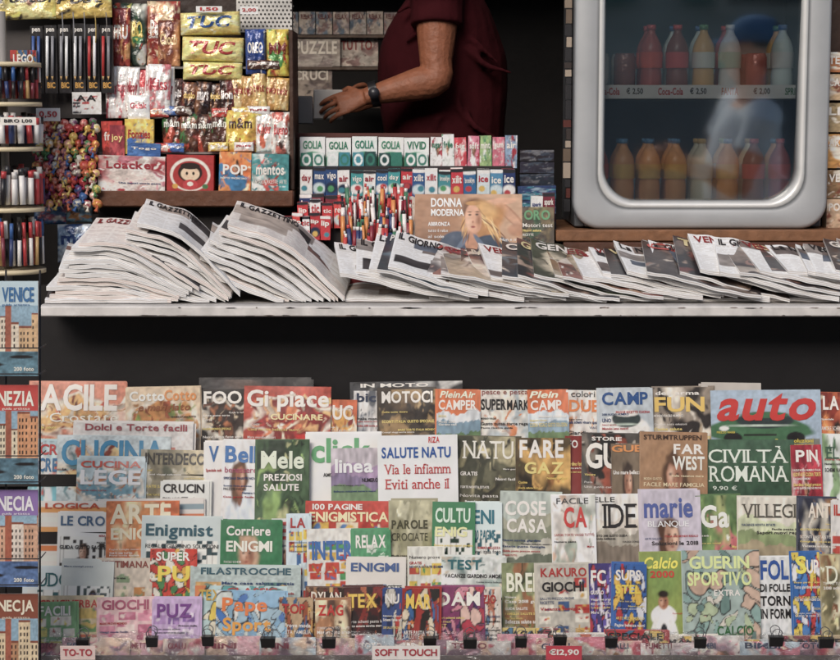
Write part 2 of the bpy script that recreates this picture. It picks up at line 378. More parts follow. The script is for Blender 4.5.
# ---- Row A
M('A',0,200,312,379,'1e1b1e','photo','3a3436 1e1b1e 5a4a44',[],0,copies=2)
M('A',0,352,464,381,'3a3b40','photo','8f8f92 c7c5c2 222226',[('IN MOTO',362,430,383,387,Wt,'b')],1)
M('A',1,30,127,381,'d98a70','food','c9503a e2b06a 8e3d2b f0e0c8',[('ACILE',40,117,384,411,Wt,'b'),('Crostate',50,118,413,422,'f4e6d8','s')],3,capy=44)
M('A',1,127,202,388,'dcc3a4','food','c98a4a efe3d0 b5582f 8aa04c',[('Cotto',131,166,391,401,'f6efe2','b'),('Cotto',166,198,390,401,'e3934f','b'),('e mangiato',140,192,404,413,'9a5b34','i')],3,capy=30)
M('A',1,201,262,388,'2c2422','food','6b3a28 a8643a d9c4a4 36241e',[('FOO',205,243,391,404,Wt,'b')],4,capy=22)
M('A',3,243,330,387,'c04a38','food','d97b4a e6b070 8b1f1d f2dcc0 c02a28',[('Gi piace',246,328,390,412,Wt,'b'),('CUCINARE',270,322,414,420,'f7d9a0','b')],2,capy=38)
M('A',2,318,356,400,'d86a3a','food','e0a040 f2e0c0 b03020',[('CUC',321,352,405,420,Wt,'b')],2,capy=26)
M('A',1,354,384,390,'c9c7c6','photo','8c8f95 e8e4e0 5b5f66',[('bici',357,380,393,402,'20304d','b')],2)
M('A',2,380,440,388,'3c3128','photo','6d553a 9a7c50 2a211c b09468',[('MOTOCI',383,434,391,403,Wt,'b')],3,capy=22)
M('A',3,436,480,389,'d9713a','land','dfe3e6 7d9aac 5c7a50',[('PleinAir',439,475,391,398,'f7ead0','i'),('CAMPER',438,476,400,410,Wt,'b')],2,capy=26)
M('A',2,478,534,389,'dfd8cf','photo','d8d2c8 a9b4b8 e8dccb c97a4a',[('SUPER',481,506,399,410,Bk,'b'),('MARK',507,529,400,410,Bk,'b'),('pesce e pesca',482,528,391,396,'8b2320','n')],3,capy=28)
M('A',3,529,570,389,'d8703c','land','cfd9e0 86a0b0 6a8458',[('Plein',531,560,391,398,'f7ead0','i'),('CAMP',532,563,400,410,Wt,'b')],2,capy=26)
M('A',2,565,602,389,'efe9e1','photo','e8e0d6 cf8a5a d9d2cc',[('DUE',568,598,400,412,'e2803c','b'),('colori',570,594,391,397,'444444','n')],3,capy=28)
M('A',3,600,654,388,'b9c2c8','car','e6e3dd 8090a0',[('CAMP',603,649,392,405,'1f4f8a','b')],3,capy=22)
M('A',2,651,714,388,'8f8274','photo','c2ab8c 4f443c e6dccc 2a2422',[('FUN',655,705,397,412,'e6c05a','b'),('dell arma',656,700,391,395,Wt,'b')],3,capy=28)
M('A',2,700,760,384,'bfb8b0','plain','',[],0,copies=2)
M('A',3,711,819,390,'a9bdd0','car','3f6f4a 2d5038',[('auto',717,816,393,421,'cc2a22','i')],2,capy=40,capc='d8c23a')
M('A',2,818,862,393,'c8653a','photo','e08a4a f0d8b0 8a3020',[('LA',822,838,396,410,Wt,'b')],2)
# ---- Row B
M('B',0,72,192,422,'e6e0da','boxes','d8c8c0 a9c0cc c97a6a',[('Dolci e Torte facili',84,186,424,431,'a04850','b')],1,copies=2)
M('B',1,28,66,441,'bcd6dc','photo','d0483a 6fb5c0 f0e8e0',[('CR',38,56,444,455,'c23030','b'),('CRE',37,56,458,472,'2a6c9a','b')],1,capy=38)
M('B',1,57,170,436,'c9d5d6','food','c9763f dfe6e6 7fb0b8 e6c080 b4462e',[('CUCINA',61,164,440,466,'3a8fb8','b')],2,capy=33)
M('B',3,76,144,458,'b9cdd2','food','d98850 e8e0d0 6fa0b0',[('CUCINA',80,140,461,468,'c8442e','b'),('LEGE',80,140,470,485,'e9f2f4','b')],2,capy=32)
M('B',2,140,210,449,'b4ab95','photo','8e8468 d9d0b8 5c6048 c7b68c',[('INTERDECO',144,204,453,465,'33302c','b')],3,capy=20)
M('B',4,160,209,480,'efeae0','cross','2a2628 c8483a',[('CRUCIN',163,204,484,493,'2a2628','b')],1,capy=16)
M('B',2,205,230,441,'e9e6e2','plain','',[('V',209,219,446,462,'3a6ea8','b')],1)
M('B',3,221,262,441,'ece9e6','face','6b4a34 dfe6ee',[('Bell',224,256,446,463,'4a7cb8','b'),('benessere',224,256,467,473,'b04a6a','n')],3,capy=36)
M('B',4,257,309,439,'4f6a4a','photo','3a5238 8aa860 c8c890 2c3c2c',[('Mele',261,304,451,469,'dfe6d0','b'),('PREZIOSI',264,302,474,481,Wt,'b'),('SALUTE',264,299,484,491,Wt,'b')],0,t=.003)
M('B',2,306,382,434,'eeebe7','plain','',[('click',312,372,438,463,'5fa870','b')],1,capy=40)
M('B',3,332,382,449,'c0b6bd','land','a98fb0 8a7a9a 75906a',[('linea',336,374,459,473,'f3eef0','b')],2,capy=30)
M('B',4,379,459,435,'e8eae8','plain','',[('SALUTE NATU',383,452,447,458,'1f56a0','b'),('RIZA',430,441,437,443,'cc2a2a','b'),('Via le infiamm',385,452,464,474,'c43a3a','s'),('Eviti anche il',386,450,479,489,'c43a3a','s')],0)
M('B',2,456,520,436,'5c5a44','photo','3f4030 8c8460 b3a880 2c2a22',[('NATU',461,512,441,459,'e6e2d6','s')],4,capy=32)
M('B',3,515,570,438,'5a4a30','photo','a06a34 d8a858 2c2418 6f7a40',[('FARE',519,563,440,458,Wt,'b'),('GAZ',524,563,462,474,'e6d27a','b')],2,capy=40,capc='e8c860')
M('B',2,566,585,436,'8a2f2a','plain','',[('FO',569,579,440,448,Wt,'b')],2)
M('B',3,580,642,434,'4e4a46','photo','8a7f72 c2b6a6 25221f 9a4a34',[('STORIE',590,620,437,441,Wt,'b'),('GUE',584,630,443,469,'ece4da','b')],2,capy=40)
M('B',4,612,644,442,'7c6a55','face','3a2a20 6a5a45',[('GUE',612,643,445,452,'e09048','b')],1)
M('B',5,639,706,433,'a87f5a','face','5a3d28 40352c',[('STURMTRUPPEN',642,700,435,440,'3a2418','b'),('FAR',672,702,444,454,Wt,'b'),('WEST',671,703,456,470,'f0e8de','b')],3,capy=42,capc='e8d8b0')
M('B',4,704,794,441,'3d5f46','land','3d5f46 37583e 33543c',[('CIVILTÀ',708,788,446,463,'dfe6d8','s'),('ROMANA',708,788,466,482,'dfe6d8','s'),('9,90 €',712,736,486,491,'dfe6d8','n')],0)
M('B',5,792,823,444,'b3283a','photo','c8384a 8c1f30 e8c0c0',[('P',797,806,450,462,Wt,'b'),('IN',808,819,450,462,Wt,'b')],3,capy=24)
M('B',4,821,862,434,'dfe2dc','photo','8aa878 e8e4d8 4a6a4a',[('EL',824,838,447,459,'40604c','s')],2)
# ---- Row C
M('C',0,100,205,500,'dfd8d0','bars','d97a4a e8e0d8 8aa0a8',[],0,copies=2)
M('C',1,26,110,502,'e8e2d8','bars','e0803f efe8dc e8a050 ece6dc',[('LOGICA',45,100,503,509,'c8502e','b')],1,capy=34)
M('C',2,57,108,512,'ece8e2','cross','3a3634 d05a3a',[('LE CRO',60,104,516,526,'4a6a8a','b')],2,capy=22)
M('C',3,107,180,501,'d9793f','photo','e09050 c8602e f0d0a0',[('ARTE',111,172,504,524,'f2dfbf','b'),('ENIG',112,150,528,540,'f2dfbf','b')],2,capy=46)
M('C',4,141,222,516,'c9d4d2','cross','2f4a50 d9a040',[('Enigmist',145,212,524,540,'2c5a68','b')],1,capy=28)
M('C',6,150,197,549,'d9402e','comic','e8b030 f0e8d8 c8301f 4a8a50',[('PU',158,190,566,582,'f2d23a','b'),('SUPER',156,190,552,561,Wt,'b')],0,t=.002,copies=0)
M('C',3,196,228,520,'2f7a4c','photo','46a062 e8e4da 2a5f3c',[('Cri',199,216,531,545,Wt,'b')],2,capy=34)
M('C',5,221,282,520,'2f7c4e','face','c8a080 5a3038',[('Corriere',226,270,526,536,Wt,'b'),('ENIGMI',226,272,541,552,'f0e8da','b')],1,capy=40)
M('C',3,272,296,518,'d8dad6','cross','35507a c0392b',[('E',277,290,522,540,'c0392b','b')],1)
M('C',4,289,312,515,'cfe0e8','boxes','3a6aa0 c0392b e8c840',[('LA',291,306,518,528,'b02a2a','b')],2)
M('C',2,305,392,503,'c93d2c','boxes','e3b73e f0e0c0 b82c20 4a7ab0',[('ENIGMISTICA',309,388,512,522,'f4dfae','b'),('100 PAGINE',312,362,504,510,Wt,'b')],0)
M('C',5,308,358,528,'e9e5dc','boxes','d0402e e6b83a 3f7ab8 4fa060',[('INTER',313,354,541,560,'3f6fb0','b'),('VAL',313,345,563,574,'c8442e','b')],0)
M('C',6,354,392,530,'4f9a6a','boxes','dfe8d8 66b080 3f8058',[('RELAX',357,387,535,548,Wt,'b')],2,capy=30)
M('C',4,389,436,500,'a5a080','photo','8f8c68 b8b392 cfcaa8',[('PAROLE',392,428,520,529,'4c4a34','b'),('CROCIATE',392,428,533,541,'4c4a34','n')],4,capy=46,capc='35332a')
M('C',5,431,474,502,'3f8458','cross','1f3c2c 8ac090',[('CULTU',434,469,508,523,'d8ecd8','b'),('ENIG',434,466,527,537,'f0e8a8','b')],1,capy=42)
M('C',4,469,502,503,'d6e4e2','cross','2a5f6a 6ab0b0',[('ENI',473,494,510,524,'2c7484','b'),('100 PAGINE',473,495,530,540,'2c7484','b')],2,capy=44)
M('C',3,498,560,493,'b6c0b6','land','a9a892 8a8f78 c8c4b4 6a7260',[('COSE',503,544,501,516,Wt,'b'),('CASA',505,545,519,533,Wt,'b')],3,capy=46)
M('C',4,553,597,496,'eeebe6','photo','d8cfc4 ece8e2 a8b0a0 c8a890',[('CA',565,588,507,528,'d03a34','b'),('FACILE',558,590,498,504,'444444','n')],2,capy=38)
M('C',3,591,646,494,'eae4da','land','dcd2c4 b0a898 8a7c6c',[('ELLE',595,616,497,502,'2a2628','n'),('IDE',603,638,504,528,'2a2628','s')],2,capy=40)
M('C',4,642,702,491,'c9c0cc','face','5a3a28 b8c8d8',[('marie',645,694,498,518,'4f5fa0','b'),('BLANQUE',648,690,521,528,'f0ecf0','s')],2,capy=44)
M('C',3,697,742,494,'5a7a4a','photo','3f5f36 a8b070 c86a70 e0dcc0 7c9a58',[('Ga',702,730,505,528,'eef0e0','b')],3,capy=40)
M('C',4,737,808,498,'d9d2c2','land','c9cfa8 8a9a68 a89878 b8ae98',[('VILLEGI',741,796,504,518,'5a564c','s')],2,capy=26)
M('C',5,796,836,497,'3a3f52','photo','6a6f82 a87a50 c8c0b0 252838',[('ANT',806,828,503,518,'e8dccb','b')],3,capy=26)
M('C',6,829,862,500,'e4e0da','boxes','3f7a58 c84a3a e8e0d4',[('IL',832,839,505,516,'c0392b','b')],1)
# ---- Row D
M('D',1,22,105,567,'dfe9e6','cross','37696a 9cc4bc',[('SUDOKU',30,90,573,587,'2f6a6c','s')],1,capy=26)
M('D',0,96,152,558,'d8c8b4','boxes','c8843a e8d8b8 8aa078 c0a080',[('SETTIMANA',100,148,561,568,'8a3a2c','b')],3,capy=14)
M('D',1,60,112,560,'cfd4cc','cross','4a5a58 c8a070',[],1,capy=4)
M('D',0,190,300,566,'b9c8c4','boxes','5a8a80 e8e0d0 d8a860',[('FILASTROCCHE',200,290,568,575,'2c5a68','b')],2,capy=14)
M('D',2,345,404,560,'ddd6cc','cross','4a6a9a d8b040',[('ENIGMI',350,398,563,572,'3a5a90','b')],1)
M('D',1,408,445,548,'e6e4d8','boxes','e0c040 4a9a5a c84a38',[],2,capy=8)
M('D',1,440,505,556,'d8dcd6','photo','a8b8b0 5a7a78 d8c8b0 e8e4dc',[('TEST',446,480,560,570,'2c6a70','b')],3,capy=18)
M('D',2,503,546,562,'8a9468','photo','6c7a4a c8b888 a06a44 3f4a30',[('BREF',507,540,573,592,'eee8d2','b')],4,capy=34)
M('D',3,538,594,564,'c4beb0','boxes','c03a30 e8e0d0 3a5a8a d8a848',[('KAKURO',542,588,568,577,'b02c28','b'),('GIOCHI',543,585,582,592,'2a2628','b')],2,capy=34)
M('D',4,590,616,562,'4a3f80','comic','6a5ab0 e8e0f0 c0384a',[('FC',592,607,570,584,Wt,'b')],3,capy=28)
M('D',5,612,645,565,'3568b0','comic','e8e8ee 2a4a90 c03038 f0c040',[('SUPS',614,639,570,581,Wt,'b'),('STEL',614,639,585,594,'f2d23a','b')],3,capy=36)
M('D',4,641,686,553,'8f9f4a','ell',[(.5,.75,.6,.3,'7f9a4a',.6),(.5,.0,.36,.42,'eceae4',.06),(.5,.36,.3,.12,'efece8',.1),(.5,.5,.13,.085,'b87c5a',.25),(.54,.5,.07,.07,'8c5a42',.9),(.46,.5,.05,.06,'dcae90',.9),(.5,.58,.15,.045,'2a1c16',.4),(.45,.515,.03,.012,'2a1c16',.9),(.55,.515,.03,.012,'2a1c16',.9),(.5,.46,.05,.01,'8a4a40',.9),(.5,.05,.12,.25,'2a2a30',.1)],[('Calcio',645,679,557,569,'f2e04a','i'),('2000',651,675,571,578,'d03028','b')],1,capy=60,capc='c22a28')
M('D',5,683,760,550,'a9bcb4','comic','c9a890 8fb0a8 e0d8c8 6f9088 b8c8a0 d8b8a0',[('GUERIN',690,750,556,569,'dde89a','b'),('SPORTIVO',688,752,572,586,'dde89a','b'),('CALCIO',716,752,626,636,'2f6a3a','b'),('EXTRA',714,740,590,596,Wt,'b')],0)
M('D',4,757,797,556,'e4e6e4','boxes','e8e8e4 dfe2e2 e4e4e4',[('FOL',761,789,560,580,'2a55a0','b'),('TORN',760,790,596,606,Bk,'b'),('IN FORM',760,790,609,619,Bk,'b'),('DI FOLLE',760,790,584,592,Bk,'b')],0)
M('D',5,793,824,551,'2c6ab0','comic','4a8ad0 e8e8f0 d03a38 f0d040',[('S',797,808,556,574,'f2e04a','b'),('UP',808,820,560,574,Wt,'b')],4,capy=30)
M('D',6,821,864,555,'a89c70','photo','c8b888 6f6848 e0d8b8 8a5a3a',[('D',826,838,566,584,'f0e8d0','s')],2)
# ---- Row E
M('E',0,30,104,596,'dcc9a0','boxes','d06a4a 6a9a60 e0c060 4a7aa0 c88aa0',[('CRUCIVERBA',40,98,600,608,'c03a2c','b')],1,capy=16)
M('E',1,98,160,596,'e0b8b8','boxes','d88aa0 e8d0c8 c06080',[('GIOCHI',103,150,600,610,'a04060','b')],2)
M('E',2,38,78,602,'7cae78','boxes','e8d860 c0483a e8e0d0',[('FACILI',41,72,606,616,Wt,'b')],2)
M('E',2,152,200,598,'cdb0d8','boxes','b890c8 e8d8e8 8a60a8',[('PUZ',157,192,604,618,'7a3f8c','b')],2)
M('E',1,194,286,585,'bcd8d8','comic','4aa0a0 e8e0c8 e08040 f0d040',[('TEX',198,220,590,601,'c8a030','b'),('CLASSIC',226,276,588,594,'b02c28','b')],0)
M('E',3,215,284,592,'88b8d8','comic','8fb8d0 e8e8e0 3f78c0 a8c8d8 d8e0d8',[('Pape',221,266,598,616,'e87828','b'),('Sport',222,270,618,636,'e8a030','b')],0,t=.003)
M('E',2,278,312,598,'c8a880','comic','e0b060 a85a38 3a6a9a',[('TOP',281,304,604,614,'b82a28','b')],2)
M('E',1,305,348,588,'6a4a38','comic','b08058 3c2c24 d8a868 8c3024',[('DYLAN',310,340,592,602,'e8dccb','b')],3,capy=24)
M('E',3,316,352,600,'a8744c','photo','d8a070 58382a e8d0a8',[('ZAG',319,344,605,616,'c82a22','b')],2)
M('E',2,346,386,587,'4f1d1c','comic','8c2a22 d8a048 2a1818 b86038',[('TEX',350,379,594,608,'e8c040','b')],3,capy=32)
M('E',3,381,406,590,'37508a','comic','d8d0c0 c83a30 1f2f58',[('NU',384,398,594,604,Wt,'b')],2)
M('E',4,401,438,589,'a83028','comic','e8d8b8 3c6aa0 d87830 2a2420',[('MAR',405,430,594,609,'f0c848','b')],3,capy=34)
M('E',3,432,484,587,'8c3a6a','comic','d88a9a 4a2a60 e8c0b0 c03048',[('DAM',437,480,592,606,'f0e6da','b')],2,capy=30)
M('E',2,480,502,590,'dccfbf','comic','c87a5a e8e0d4 5a7a9a',[('ZIO',483,497,595,604,'b02c28','b')],3)
for (a,b,yt,c,tx) in ((500,560,628,'d8c070','RAGAZZI'),(556,610,634,'e8e0d8','GIOCO'),(604,668,630,'b83038','SPECIALE'),(664,720,636,'e0d8cc','MANGA'),(716,780,640,'cfd8da','FIGURINE'),(776,850,636,'d0b890','CARTE')):
    M('E',R.choice((1,2,3)),a,b,yt,c,'comic','d86a4a e8dccb 4a7a9a e8c050 9a3a48',[(tx,a+4,b-6,yt+3,yt+10,'2a2226','b')],1,capy=14)
xq=30; k=0
while xq<850:
    wq=R.uniform(34,70); M('E',5+(k%2),xq,xq+wq,637+R.uniform(-4,6),R.choice(('e0c8c8','d8d0c8','d8909c','d8b8a0','b8c8d0','c8a088')),'photo','d87a8a e8dccb b84a58 e8c0a0 e0a8b0 8a6a78',[(R.choice(('MINI','GIALLI','FUMETTI','TOTO','BIMBI','ROSA')),xq+5,xq+wq*R.uniform(.4,.7),643,649,R.choice(('8a2a40','2a3a5a','ebe4dc')),'b')],0,copies=0); xq+=wq*R.uniform(.75,1.0); k+=1
# plastic cover with binder clips along the bottom
Yp=-.46
mb=MB(); n=120; 
def psurf(u,v,off):
    x=-1.05+u; z=W(420,633,Yp)[2]-.16+v+.006*np.sin(u*23)+.004*np.sin(u*61+1)
    return np.stack([x,Yp+.016*np.sin(u*31+v*40)+.007*np.sin(u*83+v*90)-off,z],-1)
sheet(mb,psurf,2.3,.16,200,18,'ffffff'); mb.build('clear_plastic_cover',CLEAR)
mb=MB(); zc=W(420,640,Yp)[2]; mb.box((-1.2,Yp+.03,zc-.12),(1.4,Yp+.036,zc-.052),'a8948c'); mb.build('rack_front_board',DARK)
for cx in (83,152,208,268,329,430,470,521,560,611,700,776,826):
    mb=MB(); p=W(cx,643+R.uniform(-2,2),Yp-.02); s=.018+R.uniform(-.003,.002)
    v=[(-s,-.011,-.014),(s,-.011,-.014),(s*.9,-.003,.013),(-s*.9,-.003,.013),(-s,.011,-.014),(s,.011,-.014),(s*.9,.003,.013),(-s*.9,.003,.013)]
    v=np.array(v); v[:,2]*=-1; mb.add(v+p,[(0,1,2,3),(4,5,6,7),(0,1,5,4),(0,3,7,4),(1,2,6,5),(2,3,7,6)],'0e0d10')
    for sg in (-1,1):
        L=[(-.009,sg*.012,.014),(-.012,sg*.016,.03),(0,sg*.018,.038),(.012,sg*.016,.03),(.009,sg*.012,.014)]
        tube(mb,np.array(L)+p,.0012,'55565a',6,0)
    mb.build('binder_clip',PLAST)
for (a,b,tx,c) in ((372,440,'SOFT TOUCH','e9e2dc'),(546,582,'€12,90','c8384a'),(60,95,'TO-TO','e0c8c0')):
    item('price_sign',a,646,b,660,Yp-.04,.001,c,'plain','',[(tx,a+3,b-3,649,656,'b02a3a' if c!='c8384a' else Wt,'b')])
# ================================================================ GUIDE BOOK RACK (left)
Yg=-.55
gb=[('VENICE',281,376,'b9cfd8','d8b080 e8d8c0 5a8090','2c6aa0'),('NEZIA',385,484,'c8403a','d89868 e8d8b8 5a7f90','f3e6d8'),('NECIA',490,587,'8f6fb0','d0a080 e0d0c0 5a78a8','f3e6f3'),('NECJA',594,690,'8c4a34','c08a60 e0c8a0 5a7880','f0e0c8')]
for tx,a,b,bg,pal,tc in gb:
    item('guide_book',-48,a,38,b,Yg,.008,bg,'venice',pal,[(tx,-2 if tx!='VENICE' else 2,34,a+6,a+21,tc,'b'),('guida artistica',2,30,a+22.5,a+25.5,tc,'n'),('200 foto',14,34,b-9,b-5,'f3e6d8','b')],tilt=.12,res=1.6,caps=0)
mb=MB()
for a,b in ((281,376),(385,484),(490,587),(594,690)):
    for yy in (b-2,b-28):
        p=W(-60,yy,Yg-.02); q=W(40,yy,Yg-.02); tube(mb,[p,q],.0016,'3a393c',6); tube(mb,[q,q+np.array([0,.07,0.0])],.0016,'3a393c',6)
for xx in (6,40): tube(mb,[W(xx,270,Yg+.05),W(xx,720,Yg+.05)],.0025,'1c1b1d',6)
mb.build('wire_book_rack',METAL)
# ================================================================ NEWSPAPERS
def newspaper(name,prof,Yf,Yb,rise,t,pal,bg='cfc6c0',side=('d9d0ca','a79d98'),nl=3,title=None,tcol=None,kind='news'):
    P=np.array([W(a,b,Yf) for a,b in prof]); P=catmull(P,8)[:,[0,2]]
    s=np.r_[0,np.cumsum(np.hypot(*np.diff(P,axis=0).T))]; L=s[-1]; D=Yb-Yf; ya=R.uniform(-.03,.03)
    ph=R.uniform(0,6)
    def surf(u,v,off):
        u=np.asarray(u,float); v=np.asarray(v,float)+0*u; x=np.interp(u,s,P[:,0]); z=np.interp(u,s,P[:,1])
        b=v/D; return np.stack([x+ya*b+0*v,Yf+v+.004*np.sin(u*30+ph),np.maximum(z+rise*b+off+.003*np.sin(u*40+ph)*b+.0015*np.sin(u*70+ph*3),ZC+.0005+(off+t)*.5)],-1)
    mb=MB(); rng=np.random.RandomState(R.randint(0,99999)); nu=int(L/.0035)+4; nv=int(D/.005)
    slab(mb,surf,L,D,t,nu,nv,paint(kind,bg,pal,nu,nv,rng),side,nl,0,0,'dfd8d2')
    if title: 
        text(mb,surf,title,L*.04,L*.5,D*.76,D*.94,hx(tcol or ('8c1f22' if R.random()<.3 else '2a2628')),'b',.002)
    mb.build(name,PAPER if kind=='news' else PRINT)
def lerp(a,b,t): return [(p[0]*(1-t)+q[0]*t,p[1]*(1-t)+q[1]*t) for p,q in zip(a,b)]
groups=[([(46,299),(110,299.5),(168,300)],[(76,243),(128,246),(196,287)],14),
        ([(100,272),(165,292),(212,300)],[(132,223),(180,237),(236,293)],10),
        ([(190,262),(240,285),(286,301)],[(232,224),(292,243),(350,297)],13)]
for gi,(a,b,n) in enumerate(groups):
    for i in range(n):
        t=i/(n-1); pr=lerp(a,b,t); j=R.uniform(-6,6); pr=[(p[0]+j+R.uniform(-1,1),p[1]+R.uniform(-.6,.6)) for p in pr]
        pk=R.random()<.25
        newspaper('folded_newspaper',pr,.01+gi*.012+R.uniform(-.01,.006),.30+gi*.012,.05,.0115,'4a4648 8c8480 a89a90 2c2a2e 7a5a54','f0e2dc' if pk else 'f2efeb',('f8f4f1','ccc4be') if not pk else ('f4e4de','d0bab2'),5,title=R.choice(('la Repubblica','CORRIERE','IL GAZZETTINO')) if i==n-1 else None)
xs=345
while xs<850:
    newspaper('folded_newspaper',[(xs,298+R.uniform(-1,1)),(xs+50,299),(xs+100,300)],.035+R.uniform(-.006,.006),.30,.03,.009,'8c8480 a89a90','f0ece8',('f8f4f0','c4bbb5'),4); xs+=84
xs=340; k=0
cov=[('5a2c2c','a8685a 2c2a2e d8c8b8 6a3a38','d8cdb8'),('2c3c48','5a7684 b8aca0 2a2c34','ebe4dc'),('3a3336','7a6a60 987064 b8aca0','c84a44'),('b8a890','987858 d8d0c4 4a3a30','8c2f32'),('444a3c','7a8264 c8bca4 2c3028','ebe4dc'),('8a5248','c8a084 e0d4c8 4a2c2a','ebe4dc'),('dcd8d4','8a8480 a87a70 3a3a44','a8302c'),('2a2a30','a08878 6a5a54 784440','d8c890')]
while xs<860:
    wv=math.sin(k*.55); sl=23+4*wv+R.uniform(-2,2); ln=R.uniform(100,124); y0=275+R.uniform(-2,2)-4*max(0,math.sin(k*.35))
    if xs<400: y0-=4
    if xs>680: y0-=4; ln+=10
    pr=[(xs,y0),(xs+ln*.25,y0+sl*.22),(xs+ln*.6,y0+sl*.66),(xs+ln,min(298.5,y0+sl))]
    mag=R.random()<.5 and xs>370
    cb=cov[R.randint(0,7)]
    Yf_=.012+.012*math.sin(k*1.3)+R.uniform(-.01,.008); rs=.068+.014*wv
    if mag: newspaper('magazine',pr,Yf_,.29,rs,.009,cb[1]+' '+cb[0],cb[0],('f2ece8','c4bbb5'),3,title=R.choice(('PANORAMA','OGGI','CHI','GENTE','VERO','TOP')),tcol=cb[2],kind='photo')
    else: newspaper('folded_newspaper',pr,Yf_,.29,rs,.012,'3c383a 8c8480 6a5f5c 7a6a64 5a6270','f2efeb',('f8f4f1','c8c0ba'),5,title=R.choice(('La Nuova','VENEZIA','IL GIORNO')))
    xs+=R.choice((8,11,13,16,20)); k+=1
# ================================================================ CANDY SHELF (left)
Ys=.42
mb=MB()
zt=W(0,190,Ys)[2]; zb=W(0,206,Ys)[2]
xa=W(93,0,Ys)[0]; xb=W(293,0,Ys)[0]
mb.box((xa,Ys-.05,zb),(xb,Ys+.2,zt),'6b4028',0,.004)
mb.box((xb-.012,Ys-.02,zt+.001),(xb,Ys+.2,W(0,30,Ys)[2]),'4a2f20',0,.002)
mb.box((xa+.002,Ys+.16,zt+.001),(xb-.013,Ys+.18,W(0,-60,Ys)[2]),'3a2c26')
for yy in (152,112,66): 
    z=W(0,yy,Ys)[2]; d=(152-yy)*.0007; mb.box((xa+.01,Ys+.0+d,z-.006),(xb-.0135,Ys+.158,z),'8b8480')
mb.build('candy_shelf',WOOD)
mb=MB(); mb.box((xa,Ys+.02,ZC),(xb,Ys+.19,zb-.002),'1a1413'); mb.build('shelf_support',DARK)
mb=MB(); p=W(236,-20,Ys+.14); q=W(292,32,Ys+.14); mb.box((p[0],p[1],q[2]),(q[0],p[1]+.006,p[2]),'d0ccc6')
for j in range(12):
    for i in range(14):
        c=W(239+i*4+(j%2)*2,-14+j*4,Ys+.139); r=.0034
        mb.add([c+np.array([r*math.cos(a),0,r*math.sin(a)]) for a in np.linspace(0,5.2,6)],[(0,1,2,3,4,5)],'1f1c1c')
mb.build('perforated_panel',METAL)
def P(name,x0,yt,x1,yb,Y,bg,tx='',tc=Wt,kind='plain',pal='',bulge=.012,t=.006,tilt=.12,sty='b',tb=None,tt=None,mat=None,caps=0,roll=None,res=1.1):
    tl=[]
    if tx:
        h=yb-yt; ya=yt+h*(tt if tt is not None else .3); yb2=yt+h*(tb if tb is not None else .55)
        tl=[(tx,x0+(x1-x0)*.12,x0+(x1-x0)*.88,ya,yb2,tc,sty)]
    item(name,x0,yt,x1,yb,Y,t,bg,kind,pal,tl,tilt=tilt,bulge=bulge,mat=mat or (FOIL if bulge else BOXM),side=(bg,bg),nl=1,back=bg,caps=caps,roll=R.uniform(-.04,.04) if roll is None else roll,res=res)
Yr=Ys+.09
P('candy_bag',110,3,146,66,Yr,'2f4438','HARIBO','e8d060','photo','c8402e e8b840 3f8a50 2a3c30 e0e0d0',.02)
P('candy_bag',112,8,130,66,Yr-.03,'8a2a2a','FRU',Wt,'photo','c84a3a 6a1f1f e0a060',.012)
P('biscuit_pack',147,1,180,66,Yr,'b8483a','Pocket',Wt,'photo','8a2a20 d8a070 e0c8a0',.015,caps=2)
P('biscuit_pack',158,20,180,66,Yr-.03,'6a2c22','Choco','e8c890','photo','8a4a2c c88a58',.01)
for a,b,c,d in ((181,12,240,34),(182,37,243,61),(183,62,242,80)):
    P('cracker_pack',a,b,c,d,Ys+.05,'f0d880','TUC',('b03030','23508f','b03030')[R.randint(0,2)],'photo','f4e090 ecd070 f8ecb4 e0c060 f0dc84',.02,.03,sty='i',tt=.2,tb=.75)
item('price_tag',196,6,222,12,Ys+.02,.001,'f0ece6','plain','',[('1,50',200,218,7,11,'c02a2a','b')])
item('price_tag',240,6,258,14,Ys+.05,.001,'f0ece6','plain','',[('2,00',242,256,8,12,'c02a2a','b')])
P('biscuit_pack',246,29,266,74,Ys+.04,'1f3f86','OREO',Wt,'photo','1f3f86 2c58a8 e8e8ee 16306a',.012)
P('candy_bag',267,29,289,76,Ys+.04,'e8c840','MM','7a2c20','photo','f0d858 d8a030 4a8a40 b83028',.015)
cols=[('f0ebe5','c04a58'),('e8e4e0','b83a48'),('f2e6de','a82a38'),('d84a50','e8e0dc')]
for i in range(7):
    a=106+i*9.4; bg,tc=cols[i%4]; P('chocolate_bar',a,66+R.uniform(-3,4),a+13,118,Ys+.03-.005*(i%3),bg,R.choice(('happy','fiesta','kinder')),tc,'photo',bg+' '+bg+' '+tc+' f0e8e4',.008,roll=R.uniform(-.08,.08))
P('chocolate_bar',128,95,150,120,Ys-.0,'f0ece6','Galak','c04050','plain','',.006)
P('candy_bag',147,64,170,112,Ys+.01,'e4ded8','Kiss','b83040','photo','ece0dc c86a70 e8e4e0',.01)
for i in range(5):
    a=168+i*13; P('chocolate_bar',a,80+R.uniform(-4,4),a+15,116,Ys+.04-.005*(i%3),R.choice(('3a2420','4a2c22','6a2420')),R.choice(('mars','lion','duplo')),'e8c060' if i%2 else 'e8e0dc','photo','3a2420 5a3428 2a1814 8a5a3a',.008,roll=R.uniform(-.08,.08))
for i in range(5):
    a=232+i*10.5; P('chocolate_bar',a,74+R.uniform(-4,4),a+14,110,Ys+.04-.005*(i%3),('d8b068','c8984a','e0c078','b8843c','d8a858')[i],'twix','a02c24','photo','d8b068 ecd098 b88a48',.008,roll=R.uniform(-.08,.08))
